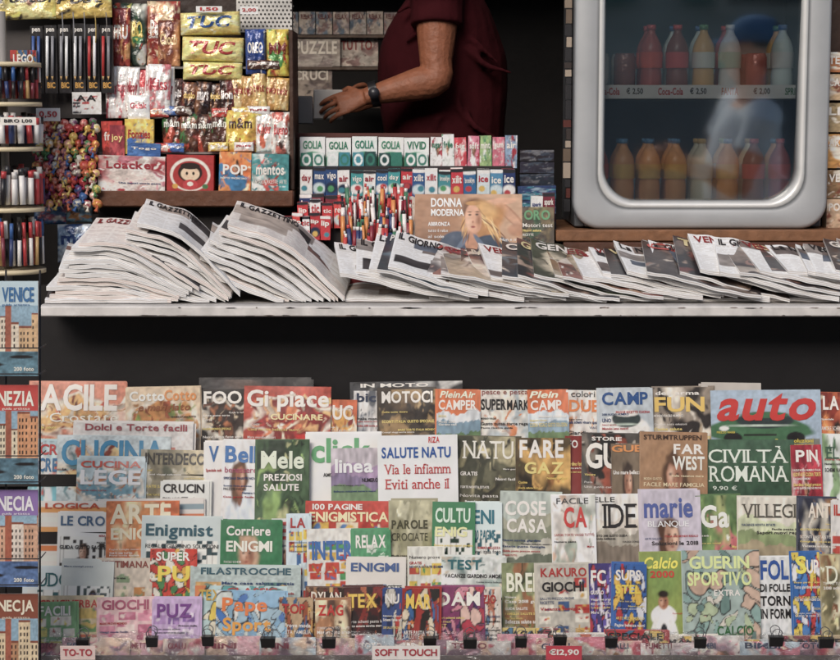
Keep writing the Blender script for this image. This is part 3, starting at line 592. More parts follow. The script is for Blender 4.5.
for i,(bg,c) in enumerate((('4a2a20','f4ecdc'),('3c2018','f4ecdc'),('5a3424','f4ecdc'),('4a2a20','f4ecdc'))):
    a=163+i*16; P('candy_bag',a,112+R.uniform(-2,2),a+20,154,Ys+.014-.006*(i%2),bg,"m&m",c,'photo','4a2a20 2e1a14 4a2a20 5a3428 8a5a40 c04a30 3a7a40',.013,tt=.2,tb=.38)
P('candy_bag',226,110,256,152,Ys-.002,'e8c038',"m&m",'4a2a20','photo','ecc848 e8b838 d89a2e f0d870 b03028',.016,tt=.2,tb=.45)
P('candy_bag',256,112,274,152,Ys+.0,'f0e6dc','Kinder','c83a34','photo','f0e8e0 d86a4a f0e8e0',.01)
P('candy_bag',272,112,290,154,Ys-.004,'e4dcd4','Bueno','c03a3c','photo','f0e8e0 c86050 4a3028',.01)
P('candy_box',102,121,123,156,Ys-.01,'c83a30','fruit',Wt,'photo','c83a30 d86a48 8a2420',0,.02,0)
P('candy_box',109,125,124,156,Ys-.02,'8c2a38','joy','e8d080','photo','8c2a38 b84a50',0,.006,0)
P('candy_box',124,119,153,154,Ys-.012,'e8c048','Fonzies','b02a28','photo','e8c048 3a6ab0 f0e090',0,.02,0)
P('candy_box',127,143,160,156,Ys-.03,'2f5a98','Togo',Wt,'photo','2f5a98 4a7ab8',0,.01,0)
for i in range(14):
    a=R.choice((100,150,165,190,210,232,250,262))+R.uniform(-4,8); y=R.choice((148,149,112,113,114,66)); c=R.choice(('c83a30','e8c048','e8e0dc','3a6ab0','4a2a20','d8783a'))
    P('candy_bar',a,y-6,a+R.uniform(14,24),y+3,(Ys-.022 if y>140 else Ys+.008) if y>70 else Ys+.03,c,R.choice(('kit','gum','nuts','crok')),Wt if c!='e8e0dc' else 'b83040','photo',c+' '+c+' e8dccb',.005,.004)
Yw=Ys-.044
P('chocolate_box',97,156,164,196,Yw,'ece0da','Loacker','a02a38','photo','ece0da c87a88 f0e8e2 a82a38 d8c8c0',0,.05,0,tt=.12,tb=.32,caps=1,res=1.5)
P('sweets_tin',166,155,213,194,Yw-.002,'b02c2c','','','ell',[(.5,.5,.44,.44,'e8dcd0',.05),(.5,.48,.38,.38,'b02c2c',.05),(.5,.55,.27,.25,'2a1c18',.08),(.5,.52,.21,.19,'e8c8a8',.1),(.5,.72,.22,.09,'2a1c18',.1),(.43,.53,.03,.05,'1a1212',.3),(.57,.53,.03,.05,'1a1212',.3),(.5,.24,.17,.14,'c83a40',.1),(.5,.26,.07,.06,'e8dcd0',.1),(.18,.2,.07,.07,'d8a040',.2),(.82,.2,.07,.07,'4a7a4a',.2)],0,.04,0,res=2)
P('candy_box',218,152,250,193,Yw,'e07f40','POP',Wt,'photo','e89450 d86a30 f4e0b8 3a7aa8',0,.04,0,caps=1)
P('candy_box',251,154,288,192,Yw-.002,'3f8a8c','mentos',Wt,'photo','4a9a9c 2f6a70 e8e8e0 c8504a',0,.04,0,caps=1)
# lollipop display
mb=MB(); pc=['c83a30','e0a83a','f0d060','3a6aa8','7a3a6a','d86a3a','4a8a50','f0e4d0','b02a48','e8a090']
th=np.linspace(0,math.pi,7); 
for j in range(12):
    for i in range(7):
        c=W(37+i*9.2+(j%2)*4+R.uniform(-1.2,1.2),122+j*7.4+R.uniform(-1.2,1.2),Ys-.03-(j*.004)+R.uniform(-.008,.008)); r=R.uniform(.0125,.0155); c1=np.array(hx(R.choice(pc))); c2=np.array(hx(R.choice(pc)))
        vs=[];cc=[]; ph=R.uniform(0,6); ax=R.uniform(0,3)
        for a in th:
            for b in np.linspace(0,2*math.pi,10,endpoint=False):
                rr=r*(1+R.uniform(-.10,.10)); vs.append(c+rr*np.array([math.sin(a)*math.cos(b),-math.cos(a)*.9,math.sin(a)*math.sin(b)])); kk=.5+.5*math.sin(b*2+a*3+ph); cc.append(c1 if kk>.45 else c2)
        f=[(q*10+w_,q*10+(w_+1)%10,(q+1)*10+(w_+1)%10,(q+1)*10+w_) for q in range(6) for w_ in range(10)]
        mb.add(vs,f,np.array(cc),0,True); tube(mb,[c+np.array([0,.01,-.003]),c+np.array([R.uniform(-.01,.01),.07,-.03])],.0018,'e8e0d8',6)
        tw=c+np.array([R.uniform(-.004,.004),-.012,-r*.8]); tube(mb,[tw+np.array([0,.004,.004]),tw,tw+np.array([R.uniform(-.006,.006),-.004,-.010])],[.004,.0025,.007],c2,6,0,False,1)
p=W(34,118,Ys+.06); q=W(98,214,Ys+.06); mb.box((p[0],p[1],q[2]),(q[0],p[1]+.01,p[2]),'2a1e20')
mb.build('lollipop_display',FOIL)
mb=MB(); p=W(-10,-30,Ys+.06); q=W(112,120,Ys+.06); mb.box((p[0],p[1],q[2]),(q[0],p[1]+.012,p[2]),'4a4442'); mb.build('display_backboard',DARK)
P('snack_pouch',-8,-16,56,19,Ys,'e0c860','Posto','2a2628','photo','e0c860 ecdc90 3a3430',.012,sty='i')
P('snack_pouch',50,-14,112,18,Ys+.01,'d0b050','Post','2a2628','photo','d0b050 ecd078 2a2624',.012,sty='i')
for i in range(6):
    a=30+i*14; rd=i in (1,4)
    item('blister_pack',a,24+R.uniform(-1,2),a+12.5,93,Ys+.01-.003*(i%2),.008,'1f1d20','photo','1f1d20 2c2a2e 141315 3a383c',[('pen',a+2,a+10,28,33,Wt,'b'),('BIC',a+2,a+10,82,88,'d8a040','b')],mat=PLAST,side=('1a181a','1a181a'))
    mb=MB()
    for d in (3.2,8.5): tube(mb,[W(a+d,36,Ys-.004),W(a+d,76,Ys-.004)],.0045,R.choice(('e8e8e8','e8e8e8','c02a2a','8a8a90','3a5a9a')),8); tube(mb,[W(a+d,76,Ys-.004),W(a+d,80,Ys-.004)],[.004,.001],'c8a060',8)
    mb.build('pen',PLAST)
item('toy_tin',10,50,36,98,Ys-.02,.02,'c83c34','comic',  'e8b048 e8e0d4 3a6a98 8c2420',[('LEGO',13,33,54,63,Wt,'b')])
item('price_tag',36,108,60,121,Ys-.05,.001,'f4efe9','plain','',[('0,50',39,57,111,118,'b82a30','b')])
item('price_tag',-2,68,10,80,Ys-.03,.001,'efe9e4','plain','',[('2',1,7,70,78,'b82a30','b')])
item('battery_card',72,92,101,114,Ys-.01,.004,'f0ece6','boxes','c03a3a f0ece6 3a3a40 f0ece6',[('AA',76,96,95,101,'2a2628','b')])
mb=MB()
for i in range(5):
    c=W(62+i*11,12,Ys-.02); tube(mb,[c,c+np.array([.002,-.002,-.05]),c+np.array([0,0,-.09])],.0016,R.choice(('7a7470','c8a850','8a8a90')),6)
mb.build('hanging_chains',METAL)
# pen and lighter carousel
mb=MB(); cx=W(-4,0,.14)[0]; cy=.2
def disc(py,r,h,col):
    z=W(0,py,.14-.0)[2]; pts=[(cx,cy,z-h),(cx,cy,z)]; tube(mb,pts,r,col,36,0,True,1)
for py in (62,102,147,208,270): disc(py,.108,.012,'dccaa2')
tube(mb,[(cx,cy,ZC),(cx,cy,W(0,10,.14)[2])],.012,'8a8580',10)
for lv,(py0,py1) in enumerate(((64,99),(104,144),(152,205),(214,266))):
    z0=W(0,py1,.14)[2]+.002; z1=W(0,py0,.14)[2]-.008
    for ring,(rr,zo) in enumerate(((.100,0),(.082,.02))):
        nn=22 if lv in(1,2) else 30
        for i in range(nn):
            a=i/nn*2*math.pi+ring*.1+R.uniform(-.03,.03); c=R.choice(('e8e4e0','e8e4e0','1a181c','e0dcd8','b82c30','2a3a6a','e8e4e0')) if lv in (1,2) else R.choice(('1a181c','1a181c','e0dcd8','b82c30','2a3a6a','c8a060','7a2a38')); c2=R.choice(('b82c30','e8e4e0','1a181c','2a5a98'))
            if lv in (1,2): c2=R.choice(('2a2a2e','b82c30','c8c4c0'))
            w_=.0085 if lv in (1,2) else .0058
            x=cx+rr*math.cos(a); y=cy+rr*math.sin(a); zz=z0+(z1-z0)*R.uniform(.5,.62); lx=R.uniform(-.004,.004)
            tube(mb,[(x,y,z0),(x+lx,y,zz)],w_,c,8,0,True,1); tube(mb,[(x+lx,y,zz+.0004),(x+lx*1.4,y,min(z1,zz+(.02 if lv in(1,2) else .045)+zo*.3))],w_*.95,c2,8,0,True,1)
mb.build('pen_carousel',PLAST)
item('price_tag',0,117,36,125,.07,.001,'e9e2da','plain','',[('BIRO 1,00',4,32,119,123,'2a2628','b')])
P('comic_pouch',58,224,92,262,.36,'c8d4e0','me','1f3f7a','photo','c8d4e0 8aa8c8 2a4a80',.012)
P('candy_bag',34,206,66,224,.40,'3f6a9a','','','photo','3f6a9a e8e0d8 5a8ab0 b84a50',.012)
P('candy_bag',64,205,92,222,.41,'8ab8c8','','','photo','8ab8c8 e8e0d8 5a8ab0 c88a50',.012)
# ================================================================ GUM DISPLAY (centre)
mb=MB()
Yq=.36
def stepbox(x0,yt,x1,yb,Y,d,c):
    a=W(x0,yt,Y); b=W(x1,yb,Y); mb.box((a[0],Y,b[2]),(b[0],Y+d,a[2]),c,0,.002)
stepbox(299,166,512,245,Yq+.10,.10,'2a2426'); stepbox(299,196,556,250,Yq+.05,.048,'352c2e'); stepbox(296,222,556,262,Yq+.0,.048,'241e20')
stepbox(296,133,452,139,Yq+.205,.02,'5a2c24')
mb.build('gum_display_stand',DARK)
gum=[('e9eee8','3f8a6a','GOLIA'),('eaeee8','2f7a5c','GOLIA'),('e2ece6','2c8068','GOLIA'),('e8eae4','3f8a6a','GOLIA'),('e8eeea','2f7a5c','VIVID')]
for i in range(5):
    a=300+i*26; bg,tc,s=gum[i]
    P('gum_box',a,137+R.uniform(-1,1),a+25,168,Yq+.12,bg,s,tc,'ell',[(.5,.2,.6,.35,'4a9a78',.1),(.3,.25,.18,.14,'e8e8e0',.1),(.75,.2,.15,.12,'c8d8c0',.1)],0,.05,0,tt=.12,tb=.38,res=1.6)
    for q in range(2):
        c_=('2c7a68','d8e0dc','3a8a9a','1f4a48')[(i+q)%4]; x_=a+1+q*12
        P('mint_tin',x_,152+R.uniform(-1,1),x_+11,167,Yq+.105,c_,'',Wt,'ell',[(.5,.5,.42,.42,('e8eeea','2f7a6a')[q],.1),(.5,.5,.25,.25,c_,.1)],0,.006,0,res=1.4)
for i in range(7):
    a=430+i*12.5; bg=('ecebea','e8ece8','c83a4a','d07a90','9ab878','d06a80','8aa4c0')[i]
    P('gum_box',a,135+R.uniform(-1,3),a+12,168,Yq+.12,bg,('sugar','free','big','soft','mint','gum','air')[i],Wt if i>1 else '2f7a5c','photo',bg+' f0e8e4 '+bg+' '+('a83040','4a8a60','d8a8a8')[i%3],0,.03,0,tt=.2,tb=.4)
def gump(name,a,yt,w_,yb,Y,bg,tx,tc):
    P(name,a,yt,a+w_,yb,Y,bg,tx,tc,'ell',[(.5,.30,.6,.22,R.choice(('e8e4e0',bg,'c8d8dc','1f2f4a')),.3),(R.uniform(.3,.7),R.uniform(.2,.4),.3,.12,R.choice(('b83a40','3a8a9a','d8b050','4a9a60')),.3),(.5,.95,.8,.08,R.choice(('e8e4e0','2a2a30')),.2)],0,.03,0,tt=R.uniform(.16,.24),tb=R.uniform(.38,.48),res=1.3)
for i in range(17):
    bg=('c8303a','2c6a9a','e8e8e4','3a9a9c','a82c38','24487a','e4e0dc','307a5a')[R.randint(0,7)]
    gump('chewing_gum_pack',300+i*12.6,168+R.uniform(-2,3),12,197,Yq+.055,bg,R.choice(('air','vigo','day','cool','max','mint')),Wt if bg[0] not in 'e' else 'a02c38')
for i in range(20):
    a=300+i*12.8; bg=('2a5a90','c83040','3f9098','24386a','e8e4e0','7a2838','9a9ca0','2f8a6a')[R.randint(0,7)]
    if 415<a<520: continue
    gump('chewing_gum_pack',a,194+R.uniform(-1,3),11.8,224,Yq+.005,bg,R.choice(('ice','frisk','tic','spark')),Wt if bg[0] not in 'e' else '2c3a7a')
for i in range(8):
    a=412+i*13; bg=('2a5a90','e8ecee','3f9098','c83040','2c6a9a','d0d8dc','4a8ab0','24386a')[i]
    gump('chewing_gum_pack',a,170+R.uniform(-2,2),12.5,199,Yq+.045,bg,R.choice(('ice','brooklyn','xilit')),Wt if i not in (1,5) else 'b83040')
for i in range(4):
    P('cigarillo_box',518+i*1,186+i*7,556,193+i*7,Yq+.04,('2a3f6a','2f7a8a','24304a','3a6a9a')[i],'',Wt,'photo','2a3f6a 3a8a9a 8aa0b0',0,.05,0)
for i in range(3): P('cigarillo_box',520,150+i*12,554,161+i*12,Yq+.12,('241f28','2c2a3a','1f2a38')[i],'',Wt,'photo','2a2a3a 3f4a5a 6a6a70',0,.05,0)
for j in range(2):
    for i in range(6 if j else 5):
        a=(272 if j else 298)+i*(9.5 if j else 12); bg=('c83038','f0ece8','c83038','d8403c','f0ece8','b82830')[(i+j)%6]
        gump('small_pack',a,(214 if j else 200)+R.uniform(-2,3),10.5,(240 if j else 228),.338-j*.03,bg,R.choice(('tic','lip','red','one')),Wt if bg[0]!='f' else 'b82830')
mb=MB()
for j in range(4):
    for i in range(24):
        x=342+i*3.2+(j%2)*2+R.uniform(-2,2); y=193+j*13+R.uniform(-7,6); Y=.345-j*.02
        if x>412: continue
        a=W(x+R.uniform(-3,3),y,Y); b=W(x,y+28,Y-.003); c=R.choice(('b82c2c','c83a34','b82c2c','e8e0dc','2a3a6a','d8883a','8a2030','3f7a5a','d8c8b8')); rr=R.choice((.0066,.0066,.0042,.003))
        tube(mb,[b,a],rr,c,8,0,True,1); d=(a-b)/np.linalg.norm(a-b); tube(mb,[a+d*.0004,a+d*.011],rr*.8,R.choice(('c8c4c0','1f1d20','e8e4e0','c83a34')),8,0,True,1)
mb.build('lighter_and_pen_display',PLAST)
mb=MB(); a=W(262,230,.345); b=W(416,268,.345); mb.box((a[0],.25,ZC+.0),(b[0],.352,ZC+.045),'8a2428',0,.003); mb.build('lighter_tray',PLAST)
# ---- fashion magazine (leaning), woman with blonde hair
def F_(cx,cy,rx,ry,c,s=.15,a=0): return (cx,cy,rx,ry,c,s,a)
hairs=[]; rg=random.Random(3)
for q in range(30):
    t_=q/29; hairs.append(F_(.60+.20*t_+rg.uniform(-.02,.02),.66-.40*t_*rg.uniform(.5,1.2),.012,.16,rg.choice(('e0b878','8a5c34','c89450','f0d098','7c4c2c')),.7,rg.uniform(.1,.7)))
for q in range(16):
    hairs.append(F_(.50-.06*rg.random(),.58-.3*rg.random(),.009,.14,rg.choice(('d8a868','7a4c2c','c08c50')),.7,rg.uniform(-.4,0)))
item('magazine',415,194,522,256,.30,.006,'b5896a','ell',[
 F_(.2,.5,.5,.9,'a97c5c',.6),F_(.8,.6,.45,.9,'c8a080',.6),F_(.15,.2,.3,.3,'8a6248',.8),
 F_(.89,.66,.065,.32,'b88464',.15,.5),F_(.88,.67,.05,.30,'cf9c7c',.3,.5),F_(.80,.88,.16,.06,'d8a484',.15,.15),F_(.95,.42,.10,.12,'b88464',.3),
 F_(.58,.74,.16,.22,'7a4c2c',.25,.2),F_(.70,.54,.13,.36,'b88048',.35,-.35),F_(.65,.74,.14,.2,'cf9f60',.4,.4),
 F_(.42,.02,.22,.40,'3f5068',.08,.1),F_(.68,.02,.24,.34,'34465c',.08,-.2),F_(.53,.24,.07,.22,'c08a6c',.15),F_(.44,.21,.03,.18,'5f7088',.3,-.4),F_(.61,.21,.03,.18,'5f7088',.3,.4)]+hairs+[
 F_(.545,.60,.082,.25,'d9a283',.14,.06),F_(.595,.58,.035,.2,'a87050',.9),F_(.50,.55,.04,.18,'e8bc9e',.95),
 F_(.512,.665,.022,.022,'2a1a14',.8),F_(.578,.67,.022,.022,'2a1a14',.8),F_(.510,.71,.03,.012,'5a3820',.7),F_(.581,.715,.03,.012,'5a3820',.7),F_(.542,.47,.028,.022,'9a3a38',.6),F_(.540,.55,.012,.03,'a86c50',.8),
 F_(.54,.85,.08,.04,'c08c50',.3)],
 [('DONNA',431,462,198,207,'f4efe8','b'),('MODERNA',431,464,209,216,'f4efe8','b'),('ABBRONZA',428,450,222,226,'f4efe8','b'),('tutto il relax',428,448,229,232,'f4efe8','n'),('al sole',428,444,235,238,'f4efe8','n'),('Non e mai',500,520,238,241,'f4efe8','n'),('troppo',504,520,243,246,'f4efe8','n')],tilt=.2,res=3.0)
item('magazine',521,207,554,248,.305,.006,'4f4438','photo','6a5a3c 3a5a40 8a7a50 2a2420',[('ORO',524,550,210,220,'5f9a6a','b')],tilt=.2,caps=2,capy=16)
item('magazine',412,197,430,250,.312,.006,'c8b8a8','photo','d8c8b8 a87a60',[],tilt=.2)
Yk=1.6
for i in range(7):
    a=282+i*17; item('magazine',a,12+R.uniform(-2,2),a+16,34,Yk,.006,R.choice(('aaa098','b8a898','9a8a88','6a7a88')),'photo','a99a8c 8a6a64 b8a898 5a6a7a',[('RELAX',a+2,a+14,14,19,'6a2a28','b')],caps=0)
item('magazine',292,38,340,66,Yk-.02,.006,'afa296','photo','a99a8c 8a7a74',[('PUZZLE',295,337,41,54,'e8dccb','b')],caps=0)
item('magazine',338,36,378,66,Yk,.006,'b0a498','photo','b8a89a 8a6a64 c8b8a8',[('TUTTO',341,372,40,50,'8a2a28','b')],caps=0)
item('magazine',290,66,332,104,Yk-.02,.006,'8a7c74','photo','9a8a7c 6a5a54',[('CRUCI',294,328,70,80,'d8ccbb','b')],caps=0)
mb=MB()
for yy in (35,67,105): a=W(270,yy,Yk); b=W(400,yy,Yk); mb.box((a[0],Yk-.03,a[2]-.01),(b[0],Yk+.2,a[2]),'5a4638')
mb.build('inner_shelf',WOOD)
# ================================================================ FRIDGE
fr=empty('drinks_fridge'); Yf=.34
def rrect(x0,z0,x1,z1,r,n=8):
    p=[]
    for cx_,cz,a0 in ((x1-r,z1-r,0),(x0+r,z1-r,90),(x0+r,z0+r,180),(x1-r,z0+r,270)):
        for k in range(n+1):
            a=math.radians(a0+90*k/n); p.append((cx_+r*math.cos(a),cz+r*math.sin(a)))
    return p
o0=W(573,229,Yf); o1=W(827,229,Yf); zT=o0[2]+.86
def fr_ring(ix,iz,r,y): return [(x,y,z) for x,z in rrect(o0[0]+ix,o0[2]+iz,o1[0]-ix,zT-iz,r)]
rings=[(0,0,.08,Yf+.05),(0,0,.08,Yf+.014),(.004,.004,.078,Yf+.004),(.012,.012,.075,Yf),(.062,.055,.10,Yf-.004),(.070,.062,.10,Yf+.001),(.0735,.0655,.10,Yf-.003),(.082,.074,.10,Yf-.002),(.088,.080,.10,Yf+.006),(.093,.085,.098,Yf+.03),(.093,.085,.098,Yf+.05)]
mb=MB(); vs=[];cs=[]
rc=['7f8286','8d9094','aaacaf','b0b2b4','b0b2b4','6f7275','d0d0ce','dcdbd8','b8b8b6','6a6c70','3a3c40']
for q,c in zip(rings,rc):
    rr=fr_ring(*q); vs+=rr; cs+=[hx(c)]*len(rr)
n=len(rr); f=[(j*n+i,j*n+(i+1)%n,(j+1)*n+(i+1)%n,(j+1)*n+i) for j in range(len(rings)-1) for i in range(n)]
mb.add(vs,f,np.array(cs),0,True); mb.build('door_frame',SILV,fr)
mb=MB(); x0,x1=o0[0]+.008,o1[0]-.008; z0=o0[2]+.004; zt_=zT-.01; yb=Yf+.52; ya=Yf+.0515
for a,b,c in (((x0,ya,z0),(x0+.03,yb,zt_),'55585c'),((x1-.03,ya,z0),(x1,yb,zt_),'55585c'),((x0+.031,ya,z0),(x1-.031,yb,z0+.035),'8a8d90'),((x0+.031,ya,zt_-.04),(x1-.031,yb,zt_),'8a8d90'),((x0+.031,yb-.03,z0+.036),(x1-.031,yb,zt_-.041),'c8d8dc')): mb.box(a,b,c,0,.003)
mb.build('cabinet',SILV,fr)
mb=MB(); a=math.radians(3.4); gx0,gx1=o0[0]+.09,o1[0]-.09; gz0,gz1=o0[2]+.08,zT-.08; yy0=Yf+.049; yy1=yy0-(gz1-gz0)*math.tan(a)
mb.add([(gx0,yy0,gz0),(gx1,yy0,gz0),(gx1,yy1,gz1),(gx0,yy1,gz1)],[(0,1,2,3)],'ffffff'); mb.build('door_glass',GLASS,fr)
mb=MB(); zsh=[W(700,97,Yf+.09)[2]]
for z in zsh:
    mb.box((x0+.032,Yf+.10,z-.006),(x1-.032,yb-.04,z),'9aa4a8')
    mb.box((x0+.032,Yf+.09,z-.004),(x1-.032,Yf+.098,z+.036),'f4f4f2')
    def ss(u,v,off,z=z): u=np.asarray(u,float); return np.stack([x0+.04+u,0*u+Yf+.09-off,z+np.asarray(v,float)+0*u],-1)
    for k,(s,c) in enumerate((('Coca-Cola','c8282c'),('€ 2,50','2a2628'),('Coca-Cola','c8282c'),('€ 2,50','2a2628'),('FANTA','d8702a'),('€ 2,00','2a2628'),('SPRITE','2f7a4a'))):
        text(mb,ss,s,.02+k*.095,.02+k*.095+(.075 if len(s)>6 else .05),.006,.028,hx(c),'b',.001)
mb.box((x0+.032,Yf+.09,z0+.036),(x1-.032,yb-.04,z0+.06),'8f999c')
mb.build('shelves',PLAST,fr)
def bottle(x,y,z,h,col,cap,lab,can=False):
    mb=MB(); H=lambda t:z+h*t
    if can:
        h=.13; tube(mb,[(x,y,z),(x,y,z+h*.04),(x,y,z+h*.9),(x,y,z+h*.97),(x,y,z+h)],[.026,.033,.033,.029,.028],col,16,0,True,1); mb.build('drinks_can',FOIL,fr); return
    tube(mb,[(x,y,H(0)),(x,y,H(.02)),(x,y,H(.3)),(x,y,H(.42)),(x,y,H(.62)),(x,y,H(.75)),(x,y,H(.88)),(x,y,H(.93))],[.028,.033,.033,.030,.034,.028,.013,.012],col,16,0,True,2)
    tube(mb,[(x,y,H(.40)),(x,y,H(.62))],[.0345,.0355],lab,16,0,False,1)
    tube(mb,[(x,y,H(.93)),(x,y,H(1))],.014,cap,12,0,True,1)
    mb.build('soda_bottle',PLAST,fr)
zbase=z0+.061
types=[('c85a52','e8585c','f8604c'),('ffa85f','5f9aca','f8c05a'),('f0e4c8','e8c06a','f8ece0'),('d8f0f8','5f8ac8','e8f4f8'),('ffba6a','6faa7a','f8f0e0'),('9a5a50','e8585c','e85c5c'),('e8f4ec','f8f8f8','bae0d0')]
for sh,zz in ((0,zbase),(1,zsh[0]+.001)):
    for i in range(8):
        for j in range(2):
            x=x0+.075+i*.079; y=Yf+.135+j*.085
            t_=types[(i*2+sh*3+j)%7] if R.random()<.8 else types[R.randint(0,6)]
            if sh==0 and i in (1,2,3): t_=types[1]
            if sh==0 and i in (4,): t_=types[2]
            bottle(x,y,zz,.215 if sh else .20,*t_,can=(i in (0,1,6) and sh==1))
mb=MB(); zz=z0+.04
while zz<z0+.75:
    hgt=R.uniform(.02,.06); dx=R.uniform(0,.012); mb.box((x0-.028+dx,Yf+.16,zz),(x0-.004,Yf+.18,zz+hgt-.004),R.choice(('6a5a4c','5a2a24','a89888','2a2a2e','2a2a2e','3a3230','8a7a6a'))); zz+=hgt
mb.build('sticker_strip',PLAST)
mb=MB(); a=W(556,231,Yf-.03); mb.box((a[0],Yf-.04,a[2]-.03),(1.55,Yf+.5,o0[2]-.001),'8b5c38',0,.003); b=W(560,242,Yf-.05); mb.box((b[0]+.01,Yf-.06,ZC),(1.55,Yf+.48,a[2]-.032),'5a3624',0,.003); mb.build('wooden_board',WOOD)
for i,(yt,yb_,c,s) in enumerate(((52,72,'b8703a','TE'),(74,100,'c8a880','CA'),(103,132,'a89068','LI'),(134,168,'d89a4a','AR'),(170,198,'8a6a48','VE'),(199,232,'c8a888','PO'))):
    item('boxed_goods',825+(i%2)*2,yt,880,yb_,.42,.06,c,'photo',c+' '+c+' e8dccb 8a4a34',[(s,829,840,yt+4,yt+12,Wt,'b')],mat=BOXM,side=(c,c),nl=1)
mb=MB(); a=W(826,234,.42); mb.box((a[0],.40,ZC),(1.5,.6,a[2]-.001),'2a201c'); mb.box((a[0],.55,a[2]),(1.5,.6,2.6),'4a3428'); mb.build('side_shelf',WOOD)
# ================================================================ PEOPLE
def remesh(mb,name,mat,vox,col,parent,it=5):
    o=mb.build(name+'_src',mat); m=o.modifiers.new('r','REMESH'); m.mode='VOXEL'; m.voxel_size=vox; m.use_smooth_shade=True
    s=o.modifiers.new('s','SMOOTH'); s.iterations=it; s.factor=.5
    dg=bpy.context.evaluated_depsgraph_get(); me=bpy.data.meshes.new_from_object(o.evaluated_get(dg)); bpy.data.objects.remove(o)
    for a in list(me.attributes):
        if a.name=='Col': me.attributes.remove(a)
    ca=me.attributes.new('Col','FLOAT_COLOR','POINT'); ca.data.foreach_set('color',np.tile(np.r_[hx(col),1.],len(me.vertices)))
    me.materials.clear(); me.materials.append(mat); me.polygons.foreach_set('use_smooth',[True]*len(me.polygons))
    o=bpy.data.objects.new(name,me); bpy.context.collection.objects.link(o); o.parent=parent; return o
def person(name,org,F,sc,arms,skin,shirt,trous,hair,thick=1.0,sleeve=.5,cap=None,belly=1.0):
    root=empty(name); F=np.array([*F,0.]);F/=np.linalg.norm(F); Lf=np.array([-F[1],F[0],0.]); org=np.array(org,float); Z=np.array([0,0,1.])
    G=lambda f,l,u: org+(F*f+Lf*l+Z*u)*sc
    S=lambda r:[tuple(np.array(q)*sc) if isinstance(q,(tuple,list)) else q*sc for q in r]
    mb=MB(); T=lambda pts,rad,ref=None,n=16,sub=3: tube(mb,[G(*p) for p in pts],S(rad),'ffffff',n,0,True,sub,ref if ref is not None else F)
    T([(0,0,.86),(0,0,.95),(.01,0,1.08),(.015,0,1.25),(0,0,1.38),(-.01,0,1.45),(0,0,1.49),(.01,0,1.56)],[(.08,.13),(.105,.16),(.105,.145),(.12,.165),(.10,.175),(.07,.11),(.056,.058),(.054,.054)])
    T([(.035,0,1.535),(.03,0,1.57),(.015,0,1.63),(.005,0,1.69),(0,0,1.74),(-.005,0,1.775)],[(.035,.03),(.078,.055),(.092,.070),(.097,.076),(.08,.066),(.02,.02)])
    T([(.10,0,1.675),(.118,0,1.645),(.128,0,1.632),(.105,0,1.622)],[.008,.010,.014,.010],n=8)
    T([(.085,-.02,1.60),(.104,0,1.602),(.085,.02,1.60)],[.006,.009,.006],n=8)
    for s in (1,-1):
        T([(.0,s*.072,1.67),(-.012,s*.088,1.665),(-.005,s*.08,1.63)],[(.012,.01),(.022,.008),(.01,.008)],n=8)
        T([(0,s*.09,.92),(.01,s*.10,.75),(.02,s*.10,.50),(-.01,s*.105,.33),(0,s*.105,.10),(0,s*.105,.05)],[.09,.082,.056,.054,.036,.04])
        T([(-.05,s*.105,.04),(.05,s*.107,.035),(.17,s*.112,.03),(.20,s*.112,.025)],[(.035,.035),(.035,.04),(.022,.045),(.012,.03)],ref=Z)
        sh,el,wr,hd,pn,curl=arms[s]; sh,el,wr,hd,pn=[np.array(q,float) for q in (sh,el,wr,hd,pn)]
        T([tuple(sh*.6+np.array([0,0,1.36])*.4),tuple(sh),tuple(sh*.55+el*.45),tuple(sh*.2+el*.8),tuple(el*1.+np.array([-.004,0,.004])),tuple(el*.78+wr*.22),tuple(el*.45+wr*.55),tuple(wr*1.)],[.06,.062*thick,.053*thick,.043*thick,.041*thick,.044*thick,.035*thick,(.022*thick,.027*thick)])
        d=hd/np.linalg.norm(hd); pn=pn-d*pn.dot(d); pn=pn/np.linalg.norm(pn); sd=np.cross(d,pn)
        gl=lambda v:F*v[0]+Lf*v[1]+Z*v[2]
        T([tuple(wr-d*.02),tuple(wr+d*.02),tuple(wr+d*.06),tuple(wr+d*.09)],[(.020,.028),(.017,.032),(.015,.041),(.012,.041)],ref=gl(pn),n=12)
        for k,(off,ln) in enumerate(((-.033,.068),(-.0112,.080),(.0112,.074),(.033,.058))):
            p=wr+d*.085+sd*off; pts=[p-d*.02,p]; ang=0; q=p.copy(); cu_=curl*(1+.12*(k-1.5))
            for seg in (.45,.32,.23):
                ang+=cu_*(.6 if seg==.45 else .8); q=q+(d*math.cos(ang)+pn*math.sin(ang)+sd*off*.8)*ln*seg; pts.append(q)
            T([tuple(x) for x in pts],[.0090,.0088,.0082,.0075,.0062],ref=gl(sd),n=8,sub=2)
        up=np.array([0,0,1.]); tdir=sd if sd.dot(up)>0 else -sd
        p=wr+d*.025+tdir*.028; q=p+(d*.5+tdir*.7+pn*.4)*.036; r=q+(d*.8+pn*.5)*.034; r2=r+(d*.7+pn*.7)*.022
        T([tuple(p-d*.01-tdir*.01),tuple(p),tuple(q),tuple(r),tuple(r2)],[.014,.013,.0105,.0095,.007],ref=gl(pn),n=8,sub=2)
    remesh(mb,'body',SKIN,.0038,skin,root,2)
    mb=MB(); tb_=thick*belly
    T([(.01,0,.84),(.015,0,.95),(.02,0,1.08),(.02,0,1.22),(.005,0,1.36),(-.005,0,1.43),(0,0,1.462)],[(.135*tb_,.185),(.14*tb_,.185),(.15*tb_,.18),(.145*tb_,.195),(.122*belly,.20),(.09,.14),(.066,.072)],n=24)
